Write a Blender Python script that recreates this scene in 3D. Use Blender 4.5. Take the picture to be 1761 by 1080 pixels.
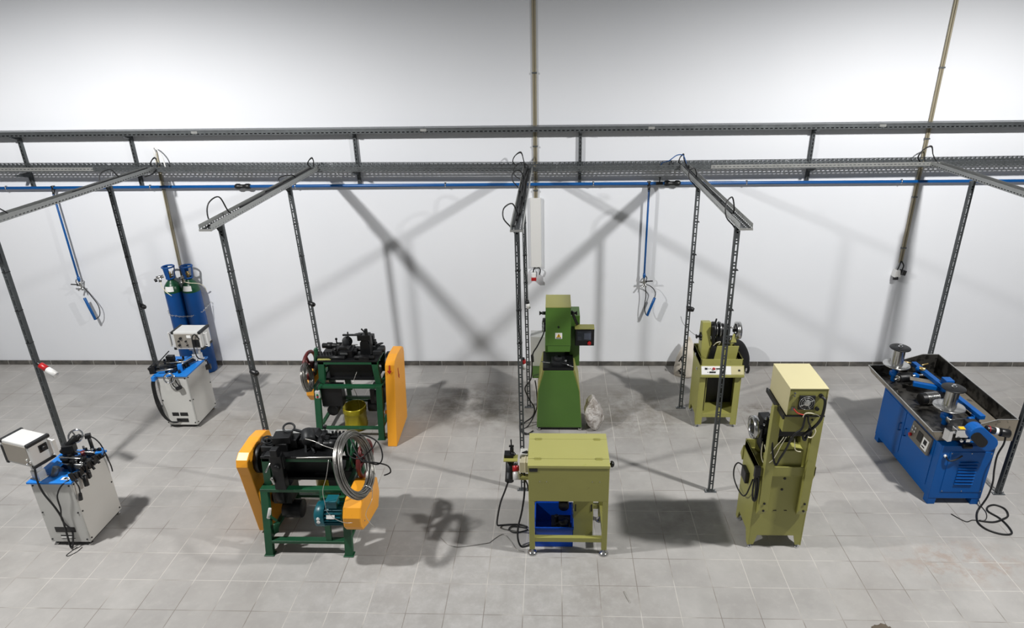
import bpy, bmesh, math, random
from math import pi, sin, cos, radians
from mathutils import Vector, Matrix

for o in list(bpy.data.objects):
    bpy.data.objects.remove(o)
SC = bpy.context.scene
COL = SC.collection

# ------------------------------------------------------------------ camera
PITCH, YAW, ROLL = 0.3928, 0.0364, -0.0148
F, CX, CY = 1120.5, 913.6, 530.9
cam_d = bpy.data.cameras.new('camera')
cam = bpy.data.objects.new('camera', cam_d); COL.objects.link(cam)
cam_d.sensor_fit = 'HORIZONTAL'; cam_d.sensor_width = 36.0
cam_d.lens = F * 36.0 / 1761.0
cam_d.shift_x = -(CX - 880.5) / 1761.0
cam_d.shift_y = (CY - 540.0) / 1761.0
cam_d.clip_start = 0.05; cam_d.clip_end = 200
def _rot(r, p, y):
    B = Matrix(((1,0,0),(0,0,-1),(0,1,0)))
    Ry = Matrix(((cos(y),sin(y),0),(-sin(y),cos(y),0),(0,0,1)))
    Rp = Matrix(((1,0,0),(0,cos(p),-sin(p)),(0,sin(p),cos(p))))
    Rr = Matrix(((cos(r),-sin(r),0),(sin(r),cos(r),0),(0,0,1)))
    return Rr @ Rp @ B @ Ry
W2C = Matrix(((1,0,0),(0,-1,0),(0,0,-1))) @ _rot(ROLL, PITCH, YAW)
cam.matrix_world = Matrix.Translation((0.0, -8.659, 4.503)) @ W2C.transposed().to_4x4()
SC.camera = cam

# ------------------------------------------------------------------ light
SC.view_settings.view_transform = 'Standard'
SC.view_settings.look = 'None'
SC.view_settings.exposure = 0.0
SC.view_settings.gamma = 1.0
SC.view_settings.use_curve_mapping = False
world = bpy.data.worlds.new('hall_ambience'); SC.world = world
world.use_nodes = True
bg = world.node_tree.nodes['Background']
bg.inputs[0].default_value = (0.93, 0.97, 1.0, 1)
bg.inputs[1].default_value = 0.095
def bay_lamp(loc, power, col=(1.0, 0.985, 0.965)):
    # high bay lamp with a wide reflector: even light to about 65 degrees, fading towards the horizontal
    d = bpy.data.lights.new('high_bay_lamp', 'SPOT'); d.energy = power; d.color = col
    d.spot_size = radians(176); d.spot_blend = 0.44; d.shadow_soft_size = 0.14
    o = bpy.data.objects.new('high_bay_lamp', d); COL.objects.link(o); o.location = loc
bay_lamp((4.68, -4.75, 5.85), 1440)
bay_lamp((-5.30, -4.75, 5.85), 1440)
# fill lights added behind the camera to soften the shadows, no real lamps
for hx in (-9.0, 0.0, 9.0):
    ad = bpy.data.lights.new('rear_fill_light', 'AREA'); ad.shape = 'DISK'; ad.size = 2.6; ad.energy = 18
    ad.color = (0.96, 0.98, 1.0)
    ao = bpy.data.objects.new('rear_fill_light', ad); COL.objects.link(ao); ao.location = (hx, -13.0, 7.2)
    ao.rotation_euler = (radians(38), 0, 0)

# ------------------------------------------------------------------ materials
def lin(c):
    c = c / 255.0
    return c / 12.92 if c <= 0.04045 else ((c + 0.055) / 1.055) ** 2.4
def rgb(r, g, b): return (lin(r), lin(g), lin(b), 1)
def mat(name, c, rough=0.5, metal=0.0, var=0.08, scale=6.0, bump=0.0, spec=0.5, wear=None, wear_t=0.66, coat=0.0):
    m = bpy.data.materials.new(name); m.use_nodes = True
    nt = m.node_tree; N = nt.nodes; L = nt.links
    b = N['Principled BSDF']
    b.inputs['Roughness'].default_value = rough; b.inputs['Metallic'].default_value = metal
    b.inputs['Specular IOR Level'].default_value = spec
    b.inputs['Coat Weight'].default_value = coat
    tc = N.new('ShaderNodeTexCoord')
    nz = N.new('ShaderNodeTexNoise'); nz.inputs['Scale'].default_value = scale; nz.inputs['Detail'].default_value = 5
    L.new(tc.outputs['Object'], nz.inputs['Vector'])
    mx = N.new('ShaderNodeMix'); mx.data_type = 'RGBA'
    lo = [max(0, v * (1 - var)) for v in c[:3]] + [1]; hi = [min(1, v * (1 + var)) for v in c[:3]] + [1]
    mx.inputs[6].default_value = lo; mx.inputs[7].default_value = hi
    L.new(nz.outputs['Fac'], mx.inputs[0])
    out = mx.outputs[2]
    if wear is not None:
        n2 = N.new('ShaderNodeTexNoise'); n2.inputs['Scale'].default_value = scale * 3.1; n2.inputs['Detail'].default_value = 8
        L.new(tc.outputs['Object'], n2.inputs['Vector'])
        r = N.new('ShaderNodeValToRGB'); r.color_ramp.elements[0].position = wear_t; r.color_ramp.elements[1].position = wear_t + 0.08
        L.new(n2.outputs['Fac'], r.inputs[0])
        m2 = N.new('ShaderNodeMix'); m2.data_type = 'RGBA'; m2.inputs[7].default_value = wear
        L.new(r.outputs[0], m2.inputs[0]); L.new(out, m2.inputs[6]); out = m2.outputs[2]
    L.new(out, b.inputs['Base Color'])
    rr = N.new('ShaderNodeMapRange'); rr.inputs[3].default_value = max(0.02, rough - 0.07); rr.inputs[4].default_value = min(1, rough + 0.07)
    L.new(nz.outputs['Fac'], rr.inputs[0]); L.new(rr.outputs[0], b.inputs['Roughness'])
    if bump:
        bp = N.new('ShaderNodeBump'); bp.inputs['Strength'].default_value = bump; bp.inputs['Distance'].default_value = 0.004
        n3 = N.new('ShaderNodeTexNoise'); n3.inputs['Scale'].default_value = scale * 12
        L.new(tc.outputs['Object'], n3.inputs['Vector']); L.new(n3.outputs['Fac'], bp.inputs['Height']); L.new(bp.outputs[0], b.inputs['Normal'])
    return m
MT = dict(
 galv=mat('galvanised_steel', rgb(112,116,118), 0.40, 0.75, 0.22, 14),
 galv_mid=mat('zinc_tray_steel', rgb(176,178,176), 0.42, 0.45, 0.12, 12),
 galv_light=mat('bright_galvanised_steel', rgb(196,197,194), 0.35, 0.7, 0.12, 12),
 galv_dark=mat('slotted_strut_steel', rgb(88,92,94), 0.5, 0.6, 0.25, 16),
 cable=mat('black_cable_rubber', rgb(20,21,23), 0.5, 0, 0.2, 10),
 black=mat('black_oiled_iron', rgb(19,20,22), 0.42, 0.25, 0.4, 18, 0.2),
 blackp=mat('black_plastic', rgb(18,19,21), 0.4, 0, 0.15, 10),
 darkgrey=mat('dark_grey_casting', rgb(40,42,44), 0.5, 0.3, 0.25, 14, 0.2),
 steel=mat('turned_steel', rgb(190,190,188), 0.22, 0.95, 0.1, 12),
 chrome=mat('chrome', rgb(225,226,228), 0.1, 1.0, 0.03, 6),
 wire=mat('steel_wire', rgb(168,166,162), 0.3, 0.9, 0.3, 30),
 wire_thin=mat('bright_wire', rgb(205,203,198), 0.3, 0.7, 0.1, 30),
 blue=mat('blue_pipe_paint', rgb(2,80,146), 0.35, 0, 0.08, 5),
 mblue=mat('machine_blue_paint', rgb(0,82,156), 0.45, 0, 0.12, 5, spec=0.3, wear=rgb(0,66,130), wear_t=0.72),
 plate_blue=mat('bright_blue_plate', rgb(30,122,208), 0.35, 0, 0.1, 8),
 crate_blue=mat('blue_crate_plastic', rgb(16,82,200), 0.35, 0, 0.08, 6),
 cyl_blue=mat('cylinder_blue_paint', rgb(2,70,136), 0.42, 0, 0.16, 4, spec=0.35),
 cyl_green=mat('cylinder_green_paint', rgb(12,72,44), 0.35, 0, 0.15, 6),
 grey_panel=mat('light_grey_sheet_metal', rgb(200,200,196), 0.42, 0, 0.05, 4),
 lgrey=mat('pale_grey_aluminium', rgb(214,214,212), 0.4, 0.15, 0.05, 6),
 taupe=mat('brushed_front_panel', rgb(168,162,152), 0.42, 0.5, 0.06, 20),
 green=mat('dark_green_paint', rgb(22,78,50), 0.42, 0, 0.16, 8, wear=rgb(70,110,80), wear_t=0.68),
 dgreen=mat('moss_green_paint', rgb(74,110,44), 0.38, 0, 0.1, 5),
 teal=mat('teal_motor_paint', rgb(18,92,104), 0.35, 0, 0.12, 10),
 olive=mat('olive_green_paint', rgb(152,150,82), 0.42, 0, 0.07, 4, wear=rgb(136,134,74), wear_t=0.7),
 olive_y=mat('yellow_olive_paint', rgb(168,166,98), 0.4, 0, 0.06, 3.5, wear=rgb(160,160,84), wear_t=0.66),
 cream=mat('cream_olive_paint', rgb(196,188,146), 0.42, 0, 0.04, 4),
 cream_box=mat('cream_plastic', rgb(222,214,186), 0.45, 0, 0.04, 6),
 yellow=mat('yellow_guard_paint', rgb(240,164,44), 0.38, 0, 0.06, 4, wear=rgb(222,146,40), wear_t=0.68),
 bucket=mat('mustard_tin', rgb(164,152,30), 0.28, 0.35, 0.12, 6),
 maroon=mat('maroon_iron', rgb(96,34,34), 0.42, 0.1, 0.2, 14),
 red=mat('red_plastic', rgb(160,22,26), 0.35, 0, 0.05, 8),
 white=mat('white_plastic', rgb(232,232,230), 0.4, 0, 0.03, 6),
 conduit=mat('tan_conduit', rgb(158,150,128), 0.45, 0.2, 0.12, 9),
 trunk=mat('white_trunking', rgb(218,218,216), 0.5, 0, 0.02, 5),
 tank=mat('stained_stainless_steel', rgb(150,142,128), 0.42, 0.6, 0.2, 5, wear=rgb(96,92,84), wear_t=0.6),
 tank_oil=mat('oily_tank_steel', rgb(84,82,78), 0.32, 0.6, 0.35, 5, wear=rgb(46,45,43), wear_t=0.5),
 cloth=mat('beige_sack_cloth', rgb(214,206,194), 0.9, 0, 0.12, 12, 0.5),
 fabric_black=mat('black_fabric', rgb(18,19,22), 0.85, 0, 0.2, 14, 0.4),
 ink=mat('black_ink', rgb(16,16,18), 0.6, 0, 0.05, 8),
 redink=mat('red_decal', rgb(176,40,30), 0.5, 0, 0.05, 8),
 yellowink=mat('yellow_decal', rgb(236,186,20), 0.5, 0, 0.03, 8),
 greenbtn=mat('green_button', rgb(20,120,60), 0.4, 0, 0.05, 8),
 screen=mat('dark_display_glass', rgb(38,44,56), 0.12, 0, 0.1, 8, coat=0.5),
 screen_lit=mat('grey_display', rgb(78,84,98), 0.2, 0, 0.05, 8),
 brown=mat('brown_rag_cloth', rgb(98,88,76), 0.95, 0, 0.3, 14, 0.6),
 brass=mat('brass', rgb(196,168,110), 0.3, 0.8, 0.1, 10),
 lead=mat('white_lead_sheath', rgb(222,216,190), 0.5, 0, 0.05, 10),
)

def wall_material():
    m = bpy.data.materials.new('white_painted_plaster'); m.use_nodes = True
    N = m.node_tree.nodes; L = m.node_tree.links; b = N['Principled BSDF']
    tc = N.new('ShaderNodeTexCoord')
    n = N.new('ShaderNodeTexNoise'); n.inputs['Scale'].default_value = 0.7; n.inputs['Detail'].default_value = 8
    L.new(tc.outputs['Object'], n.inputs['Vector'])
    mx = N.new('ShaderNodeMix'); mx.data_type = 'RGBA'
    mx.inputs[6].default_value = rgb(222,225,230); mx.inputs[7].default_value = rgb(232,234,238)
    L.new(n.outputs['Fac'], mx.inputs[0]); L.new(mx.outputs[2], b.inputs['Base Color'])
    b.inputs['Roughness'].default_value = 0.75; b.inputs['Specular IOR Level'].default_value = 0.25
    n2 = N.new('ShaderNodeTexNoise'); n2.inputs['Scale'].default_value = 9; n2.inputs['Detail'].default_value = 6
    L.new(tc.outputs['Object'], n2.inputs['Vector'])
    bp = N.new('ShaderNodeBump'); bp.inputs['Strength'].default_value = 0.12; bp.inputs['Distance'].default_value = 0.01
    L.new(n2.outputs['Fac'], bp.inputs['Height']); L.new(bp.outputs[0], b.inputs['Normal'])
    return m
def floor_material():
    m = bpy.data.materials.new('cement_floor_tiles'); m.use_nodes = True
    N = m.node_tree.nodes; L = m.node_tree.links; b = N['Principled BSDF']
    def math(op, a, c=None, d=None):
        n = N.new('ShaderNodeMath'); n.operation = op
        for i, v in enumerate((a, c, d)):
            if v is None: continue
            if isinstance(v, (int, float)): n.inputs[i].default_value = v
            else: L.new(v, n.inputs[i])
        return n.outputs[0]
    def mix(f, a, c, blend='MIX'):
        n = N.new('ShaderNodeMix'); n.data_type = 'RGBA'; n.blend_type = blend
        if isinstance(f, (int, float)): n.inputs[0].default_value = f
        else: L.new(f, n.inputs[0])
        for i, v in ((6, a), (7, c)):
            if isinstance(v, tuple): n.inputs[i].default_value = v
            else: L.new(v, n.inputs[i])
        return n.outputs[2]
    def noise(scale, det=5, rough=0.5, vec=None, dim='3D'):
        n = N.new('ShaderNodeTexNoise'); n.inputs['Scale'].default_value = scale; n.inputs['Detail'].default_value = det
        n.inputs['Roughness'].default_value = rough
        L.new(vec or tc.outputs['Object'], n.inputs['Vector']); return n.outputs['Fac']
    def ramp(v, p0, p1):
        n = N.new('ShaderNodeMapRange'); n.inputs[1].default_value = p0; n.inputs[2].default_value = p1
        n.clamp = True; L.new(v, n.inputs[0]); return n.outputs[0]
    tc = N.new('ShaderNodeTexCoord'); sp = N.new('ShaderNodeSeparateXYZ'); L.new(tc.outputs['Object'], sp.inputs[0])
    u = math('MULTIPLY', math('SUBTRACT', sp.outputs[0], 0.0746), 3.0)
    v = math('MULTIPLY', math('SUBTRACT', sp.outputs[1], 0.1001), 3.0)
    fu = math('FRACT', u); fv = math('FRACT', v)
    du = math('MINIMUM', fu, math('SUBTRACT', 1.0, fu)); dv = math('MINIMUM', fv, math('SUBTRACT', 1.0, fv))
    gu = math('SUBTRACT', 1.0, ramp(du, 0.007, 0.013)); gv = math('SUBTRACT', 1.0, ramp(dv, 0.006, 0.011))
    # grout is filled unevenly: bright filler on some lengths, dark open joint on others
    gn = noise(1.6, 3); fill = ramp(gn, 0.42, 0.56)
    cell = N.new('ShaderNodeCombineXYZ'); L.new(math('FLOOR', u), cell.inputs[0]); L.new(math('FLOOR', v), cell.inputs[1])
    wn = N.new('ShaderNodeTexWhiteNoise'); L.new(cell.outputs[0], wn.inputs['Vector'])
    n1 = noise(2.2, 6, 0.6); n2 = noise(11, 6, 0.65); n3 = noise(0.45, 4)
    base = mix(ramp(n1, 0.3, 0.7), rgb(158,156,153), rgb(178,176,173))
    base = mix(math('MULTIPLY', wn.outputs['Value'], 0.35), base, rgb(156,153,151))
    base = mix(math('MULTIPLY', ramp(n2, 0.5, 0.75), 0.25), base, rgb(190,187,183))
    base = mix(math('MULTIPLY', ramp(n3, 0.5, 0.66), 0.28), base, rgb(128,120,110))
    # pale scuffs and dusty smears in the open part of the floor
    def blob(cx, cy, rx, ry):
        x = math('DIVIDE', math('SUBTRACT', sp.outputs[0], cx), rx); y = math('DIVIDE', math('SUBTRACT', sp.outputs[1], cy), ry)
        return math('SUBTRACT', 1.0, math('SQRT', math('ADD', math('MULTIPLY', x, x), math('MULTIPLY', y, y))))
    scuff = math('MULTIPLY', ramp(noise(5.5, 10, 0.75), 0.42, 0.74), ramp(blob(-0.7, -4.3, 2.0, 0.9), 0.0, 0.5))
    base = mix(math('MULTIPLY', scuff, 0.42), base, rgb(200,200,200))
    dirt = math('MULTIPLY', ramp(noise(4.0, 8, 0.7), 0.38, 0.62), ramp(blob(-0.95, -1.15, 1.15, 0.75), 0.0, 0.6))
    base = mix(math('MULTIPLY', dirt, 0.75), base, rgb(98,92,82))
    dirt2 = math('MULTIPLY', ramp(noise(4.3, 8, 0.7), 0.36, 0.6), ramp(blob(1.0, -1.3, 1.0, 0.8), 0.0, 0.6))
    base = mix(math('MULTIPLY', dirt2, 0.7), base, rgb(108,102,92))
    dirt3 = math('MULTIPLY', ramp(noise(5.0, 8, 0.7), 0.42, 0.6), ramp(blob(2.75, -1.35, 0.45, 0.35), 0.0, 0.6))
    base = mix(math('MULTIPLY', dirt3, 0.8), base, rgb(96,86,76))
    dirt4 = math('MULTIPLY', ramp(noise(3.0, 8, 0.7), 0.3, 0.6), ramp(blob(-3.75, -1.75, 0.9, 0.5), 0.0, 0.6))
    base = mix(math('MULTIPLY', dirt4, 0.4), base, rgb(128,118,102))
    grey_patch = math('MULTIPLY', ramp(noise(3.4, 8, 0.7), 0.34, 0.6), ramp(blob(1.3, -3.35, 0.7, 0.4), 0.0, 0.6))  # uneven darker grey between the box machine and the front olive machine
    base = mix(math('MULTIPLY', grey_patch, 0.5), base, rgb(112,108,102))
    rust = math('MULTIPLY', ramp(noise(7.0, 6, 0.7), 0.45, 0.6), ramp(blob(3.75, -3.9, 0.8, 0.35), 0.0, 0.6))
    base = mix(math('MULTIPLY', rust, 0.4), base, rgb(150,124,104))
    gcol = mix(fill, rgb(118,110,102), rgb(204,200,194))
    g = math('MAXIMUM', gu, gv)
    col = mix(math('MULTIPLY', g, 0.72), base, gcol)
    L.new(col, b.inputs['Base Color'])
    b.inputs['Specular IOR Level'].default_value = 0.35
    rr = N.new('ShaderNodeMapRange'); rr.inputs[3].default_value = 0.5; rr.inputs[4].default_value = 0.75
    L.new(n1, rr.inputs[0]); L.new(rr.outputs[0], b.inputs['Roughness'])
    bp = N.new('ShaderNodeBump'); bp.inputs['Strength'].default_value = 0.3; bp.inputs['Distance'].default_value = 0.004
    L.new(math('SUBTRACT', math('MULTIPLY', n2, 0.4), g), bp.inputs['Height']); L.new(bp.outputs[0], b.inputs['Normal'])
    return m
def base_material():
    m = bpy.data.materials.new('grey_skirting_tiles'); m.use_nodes = True
    N = m.node_tree.nodes; L = m.node_tree.links; b = N['Principled BSDF']
    tc = N.new('ShaderNodeTexCoord'); n = N.new('ShaderNodeTexNoise'); n.inputs['Scale'].default_value = 9; n.inputs['Detail'].default_value = 8
    L.new(tc.outputs['Object'], n.inputs['Vector'])
    r = N.new('ShaderNodeValToRGB'); e = r.color_ramp.elements
    e[0].position = 0.3; e[0].color = rgb(66,66,64); e[1].position = 0.75; e[1].color = rgb(112,108,102)
    L.new(n.outputs['Fac'], r.inputs[0])
    sp = N.new('ShaderNodeSeparateXYZ'); L.new(tc.outputs['Object'], sp.inputs[0])
    a = N.new('ShaderNodeMath'); a.operation = 'MULTIPLY'; a.inputs[1].default_value = 3.0; L.new(sp.outputs[0], a.inputs[0])
    f = N.new('ShaderNodeMath'); f.operation = 'FRACT'; L.new(a.outputs[0], f.inputs[0])
    c = N.new('ShaderNodeMath'); c.operation = 'LESS_THAN'; c.inputs[1].default_value = 0.012; L.new(f.outputs[0], c.inputs[0])
    mx = N.new('ShaderNodeMix'); mx.data_type = 'RGBA'; L.new(c.outputs[0], mx.inputs[0]); L.new(r.outputs[0], mx.inputs[6]); mx.inputs[7].default_value = rgb(200,198,194)
    L.new(mx.outputs[2], b.inputs['Base Color']); b.inputs['Roughness'].default_value = 0.6
    return m
def plastic_film():
    m = bpy.data.materials.new('clear_plastic_film'); m.use_nodes = True
    N = m.node_tree.nodes; L = m.node_tree.links; b = N['Principled BSDF']
    b.inputs['Base Color'].default_value = rgb(214,208,204); b.inputs['Roughness'].default_value = 0.18
    b.inputs['Coat Weight'].default_value = 0.6
    tc = N.new('ShaderNodeTexCoord'); n = N.new('ShaderNodeTexNoise'); n.inputs['Scale'].default_value = 7; n.inputs['Detail'].default_value = 6; n.inputs['Distortion'].default_value = 1.5
    L.new(tc.outputs['Object'], n.inputs['Vector'])
    r = N.new('ShaderNodeValToRGB'); e = r.color_ramp.elements
    e[0].position = 0.32; e[0].color = rgb(120,108,98); e[1].position = 0.6; e[1].color = rgb(216,212,208)
    L.new(n.outputs['Fac'], r.inputs[0]); L.new(r.outputs[0], b.inputs['Base Color'])
    b.inputs['Alpha'].default_value = 0.9
    n2 = N.new('ShaderNodeTexNoise'); n2.inputs['Scale'].default_value = 16; n2.inputs['Distortion'].default_value = 2
    L.new(tc.outputs['Object'], n2.inputs['Vector'])
    bp = N.new('ShaderNodeBump'); bp.inputs['Strength'].default_value = 0.8; bp.inputs['Distance'].default_value = 0.02
    L.new(n2.outputs['Fac'], bp.inputs['Height']); L.new(bp.outputs[0], b.inputs['Normal'])
    return m
MT['film'] = plastic_film()
MT['panel_grey'] = mat('dull_steel_panel', rgb(120,116,108), 0.45, 0.5, 0.06, 20)

# ------------------------------------------------------------------ mesh builder
XF = [Matrix.Identity(4)]
class M:
    def __init__(s): s.b = bmesh.new()
    def _faces(s, vs, fs, smooth=False):
        v = [s.b.verts.new(p) for p in vs]
        for f in fs:
            try:
                g = s.b.faces.new([v[i] for i in f]); g.smooth = smooth
            except ValueError: pass
        return s
    def box(s, x0, x1, y0, y1, z0, z1):
        if x1 < x0: x0, x1 = x1, x0
        if y1 < y0: y0, y1 = y1, y0
        if z1 < z0: z0, z1 = z1, z0
        return s._faces([(x0,y0,z0),(x1,y0,z0),(x1,y1,z0),(x0,y1,z0),(x0,y0,z1),(x1,y0,z1),(x1,y1,z1),(x0,y1,z1)],
            [(0,3,2,1),(4,5,6,7),(0,1,5,4),(1,2,6,5),(2,3,7,6),(3,0,4,7)])
    def obox(s, c, size, R):
        c = Vector(c); h = [v/2 for v in size]; vs = []
        for z in (-1,1):
            for x,y in ((-1,-1),(1,-1),(1,1),(-1,1)):
                vs.append(c + R @ Vector((x*h[0], y*h[1], z*h[2])))
        return s._faces(vs, [(0,3,2,1),(4,5,6,7),(0,1,5,4),(1,2,6,5),(2,3,7,6),(3,0,4,7)])
    def bar(s, p, q, w, h, up=(0,0,1)):
        p, q = Vector(p), Vector(q); d = (q-p); L = d.length; d.normalize()
        u = Vector(up)
        if abs(d.dot(u)) > 0.98: u = Vector((0,1,0))
        x = d.cross(u).normalized(); z = x.cross(d).normalized()
        R = Matrix((x, d, z)).transposed()
        return s.obox((p+q)/2, (w, L, h), R)
    def prism(s, pts, ax, a, b):
        # pts 2d polygon; ax 'x','y','z' = extrusion axis from a to b
        def mk(p, t):
            return {'x': (t,p[0],p[1]), 'y': (p[0],t,p[1]), 'z': (p[0],p[1],t)}[ax]
        n = len(pts)
        vs = [mk(p,a) for p in pts] + [mk(p,b) for p in pts]
        fs = [tuple(range(n)), tuple(range(2*n-1, n-1, -1))] + [(i,(i+1)%n,n+(i+1)%n,n+i) for i in range(n)]
        return s._faces(vs, fs)
    def lathe(s, prof, c=(0,0,0), axis=(0,0,1), n=24, closed=False):
        c = Vector(c); a = Vector(axis).normalized()
        u = a.orthogonal().normalized(); w = a.cross(u)
        rings = []
        for r, z in prof:
            if r < 1e-6: rings.append([s.b.verts.new(c + a*z)])
            else: rings.append([s.b.verts.new(c + a*z + (u*cos(2*pi*k/n) + w*sin(2*pi*k/n))*r) for k in range(n)])
        pairs = list(zip(rings[:-1], rings[1:]))
        if closed: pairs.append((rings[-1], rings[0]))
        for A, B in pairs:
            for k in range(n):
                k2 = (k+1) % n
                if len(A) == 1 and len(B) == 1: continue
                try:
                    if len(A) == 1: f = s.b.faces.new((A[0], B[k2], B[k]))
                    elif len(B) == 1: f = s.b.faces.new((A[k], A[k2], B[0]))
                    else: f = s.b.faces.new((A[k], A[k2], B[k2], B[k]))
                    f.smooth = True
                except ValueError: pass
        return s
    def cyl(s, p, q, r, r2=None, n=20):
        p, q = Vector(p), Vector(q); d = q-p; L = d.length
        r2 = r if r2 is None else r2
        e = min(r, r2, L) * 0.02
        return s.lathe([(0,0),(r-e,0),(r,e),(r2,L-e),(r2-e,L),(0,L)], p, d, n)
    def torus(s, c, nrm, R, r, n=36, m=10, a0=0, a1=2*pi, sx=1.0):
        c = Vector(c); a = Vector(nrm).normalized(); u = a.orthogonal().normalized(); w = a.cross(u)
        full = abs(a1-a0-2*pi) < 1e-6; cnt = n if full else n+1
        rings = []
        for i in range(cnt):
            t = a0 + (a1-a0)*i/n; d = u*cos(t)+w*sin(t)*sx
            rings.append([s.b.verts.new(c + d*(R + r*cos(2*pi*j/m)) + a*(r*sin(2*pi*j/m))) for j in range(m)])
        for i in range(n if full else n):
            A = rings[i]; B = rings[(i+1) % cnt]
            for j in range(m):
                f = s.b.faces.new((A[j], B[j], B[(j+1)%m], A[(j+1)%m])); f.smooth = True
        return s
    def tube(s, pts, r, n=8, sub=6, closed=False):
        P = [Vector(p) for p in pts]
        if sub > 1 and len(P) > 2:
            Q = []; N_ = len(P)
            rng = range(N_ if closed else N_-1)
            for i in rng:
                p0 = P[(i-1) % N_] if (closed or i > 0) else P[0]
                p1 = P[i]; p2 = P[(i+1) % N_]; p3 = P[(i+2) % N_] if (closed or i+2 < N_) else P[-1]
                for k in range(sub):
                    t = k/sub
                    Q.append(0.5*((2*p1)+(p2-p0)*t+(2*p0-5*p1+4*p2-p3)*t*t+(3*p1-p0-3*p2+p3)*t**3))
            if not closed: Q.append(P[-1])
            P = Q
        prev = None; rings = []
        for i, p in enumerate(P):
            if closed: d = P[(i+1) % len(P)] - P[i-1]
            else: d = (P[min(i+1, len(P)-1)] - P[max(i-1, 0)])
            if d.length < 1e-9: d = Vector((0,0,1))
            d.normalize()
            if prev is None: u = d.orthogonal().normalized()
            else:
                u = prev - d*prev.dot(d)
                u = u.normalized() if u.length > 1e-6 else d.orthogonal().normalized()
            prev = u; w = d.cross(u)
            rings.append([s.b.verts.new(p + (u*cos(2*pi*k/n)+w*sin(2*pi*k/n))*r) for k in range(n)])
        cnt = len(rings)
        for i in range(cnt if closed else cnt-1):
            A, B = rings[i], rings[(i+1) % cnt]
            for k in range(n):
                f = s.b.faces.new((A[k], A[(k+1)%n], B[(k+1)%n], B[k])); f.smooth = True
        if not closed:
            s.b.faces.new(rings[0][::-1]); s.b.faces.new(rings[-1])
        return s
    def panel(s, o, u, v, L, H, rows, pitch, slot, sh, t, off=0.0):
        """perforated sheet: origin o, length dir u, height dir v; rows = slot-row centres; sh slot height"""
        o, u, v = Vector(o), Vector(u).normalized(), Vector(v).normalized()
        R = Matrix((u, v, u.cross(v))).transposed()
        def rect(a0, a1, b0, b1):
            s.obox(o + u*(a0+a1)/2 + v*(b0+b1)/2, (a1-a0, b1-b0, t), R)
        edges = [0.0]
        for r in rows: edges += [r-sh/2, r+sh/2]
        edges.append(H)
        for i in range(0, len(edges), 2): rect(0, L, edges[i], edges[i+1])
        for k, r in enumerate(rows):
            x = -((k % 2) * pitch / 2 + off)
            while x < L:
                a, b2 = max(0, x), min(L, x + pitch - slot)
                if b2 > a + 1e-4: rect(a, b2, r-sh/2, r+sh/2)
                x += pitch
        return s

ORG = {}
USED = {}
def finish(name, m, material, origin, parent=None, bevel=0.0, smooth=False):
    me = bpy.data.meshes.new(name)
    T = Matrix.Translation(-Vector(origin)) @ XF[-1]
    bmesh.ops.transform(m.b, matrix=T, verts=m.b.verts)
    bmesh.ops.recalc_face_normals(m.b, faces=m.b.faces)
    m.b.to_mesh(me); m.b.free()
    mats = material if isinstance(material, (list, tuple)) else [material]
    for mm in mats: me.materials.append(MT[mm] if isinstance(mm, str) else mm)
    o = bpy.data.objects.new(name, me); COL.objects.link(o)
    if parent is not None: o.parent = parent
    else: o.location = origin
    if bevel:
        bv = o.modifiers.new('bevel', 'BEVEL'); bv.width = bevel; bv.segments = 2; bv.limit_method = 'ANGLE'; bv.angle_limit = radians(50)
        bv.harden_normals = False
    return o
def thing(name, loc, label, cat, group=None):
    o = bpy.data.objects.new(name, None); COL.objects.link(o); o.empty_display_size = 0.1
    loc = (XF[-1] @ Vector(loc))
    o.location = loc; ORG[o.name] = Vector(loc)
    o['label'] = label; o['category'] = cat
    if group: o['group'] = group
    return o
def top_of(p):
    while p.parent is not None: p = p.parent
    return p
def split_islands(m, each):
    """the builder's loose pieces as builders of their own: every piece (each) or only pieces far apart"""
    m.b.verts.ensure_lookup_table(); n = len(m.b.verts)
    for i, v in enumerate(m.b.verts): v.index = i
    lab = [-1]*n; k = 0
    for v in m.b.verts:
        if lab[v.index] >= 0: continue
        st = [v]; lab[v.index] = k
        while st:
            w = st.pop()
            for e in w.link_edges:
                q = e.other_vert(w)
                if lab[q.index] < 0: lab[q.index] = k; st.append(q)
        k += 1
    if k == 1 or k > 400: return [m]
    lo = [[1e9]*3 for _ in range(k)]; hi = [[-1e9]*3 for _ in range(k)]
    for v in m.b.verts:
        i = lab[v.index]
        for a in range(3): lo[i][a] = min(lo[i][a], v.co[a]); hi[i][a] = max(hi[i][a], v.co[a])
    grp = list(range(k))
    def find(i):
        while grp[i] != i: i = grp[i]
        return i
    if not each:
        sz = [max(hi[i][a]-lo[i][a] for a in range(3)) for i in range(k)]
        for i in range(k):
            for j in range(i+1, k):
                g2 = sum(max(0, lo[i][a]-hi[j][a], lo[j][a]-hi[i][a])**2 for a in range(3))
                if math.sqrt(g2) <= max(0.02, 0.5*max(sz[i], sz[j]))*0.97: grp[find(j)] = find(i)
    ids = sorted({find(i) for i in range(k)})
    if len(ids) == 1: return [m]
    out = []
    for g in ids:
        q = M(); q.b.free(); q.b = m.b.copy()
        q.b.verts.ensure_lookup_table()
        kill = [v for v in q.b.verts if find(lab[v.index]) != g]
        bmesh.ops.delete(q.b, geom=kill, context='VERTS'); out.append(q)
    m.b.free(); return out
def part(parent, name, m, material, bevel=0.0, label=None, each=False):
    first = None
    for q in split_islands(m, each):
        o = finish(name, q, material, ORG[top_of(parent).name], parent, bevel)
        if label: o['label'] = label
        first = first or o
    return first
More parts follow.
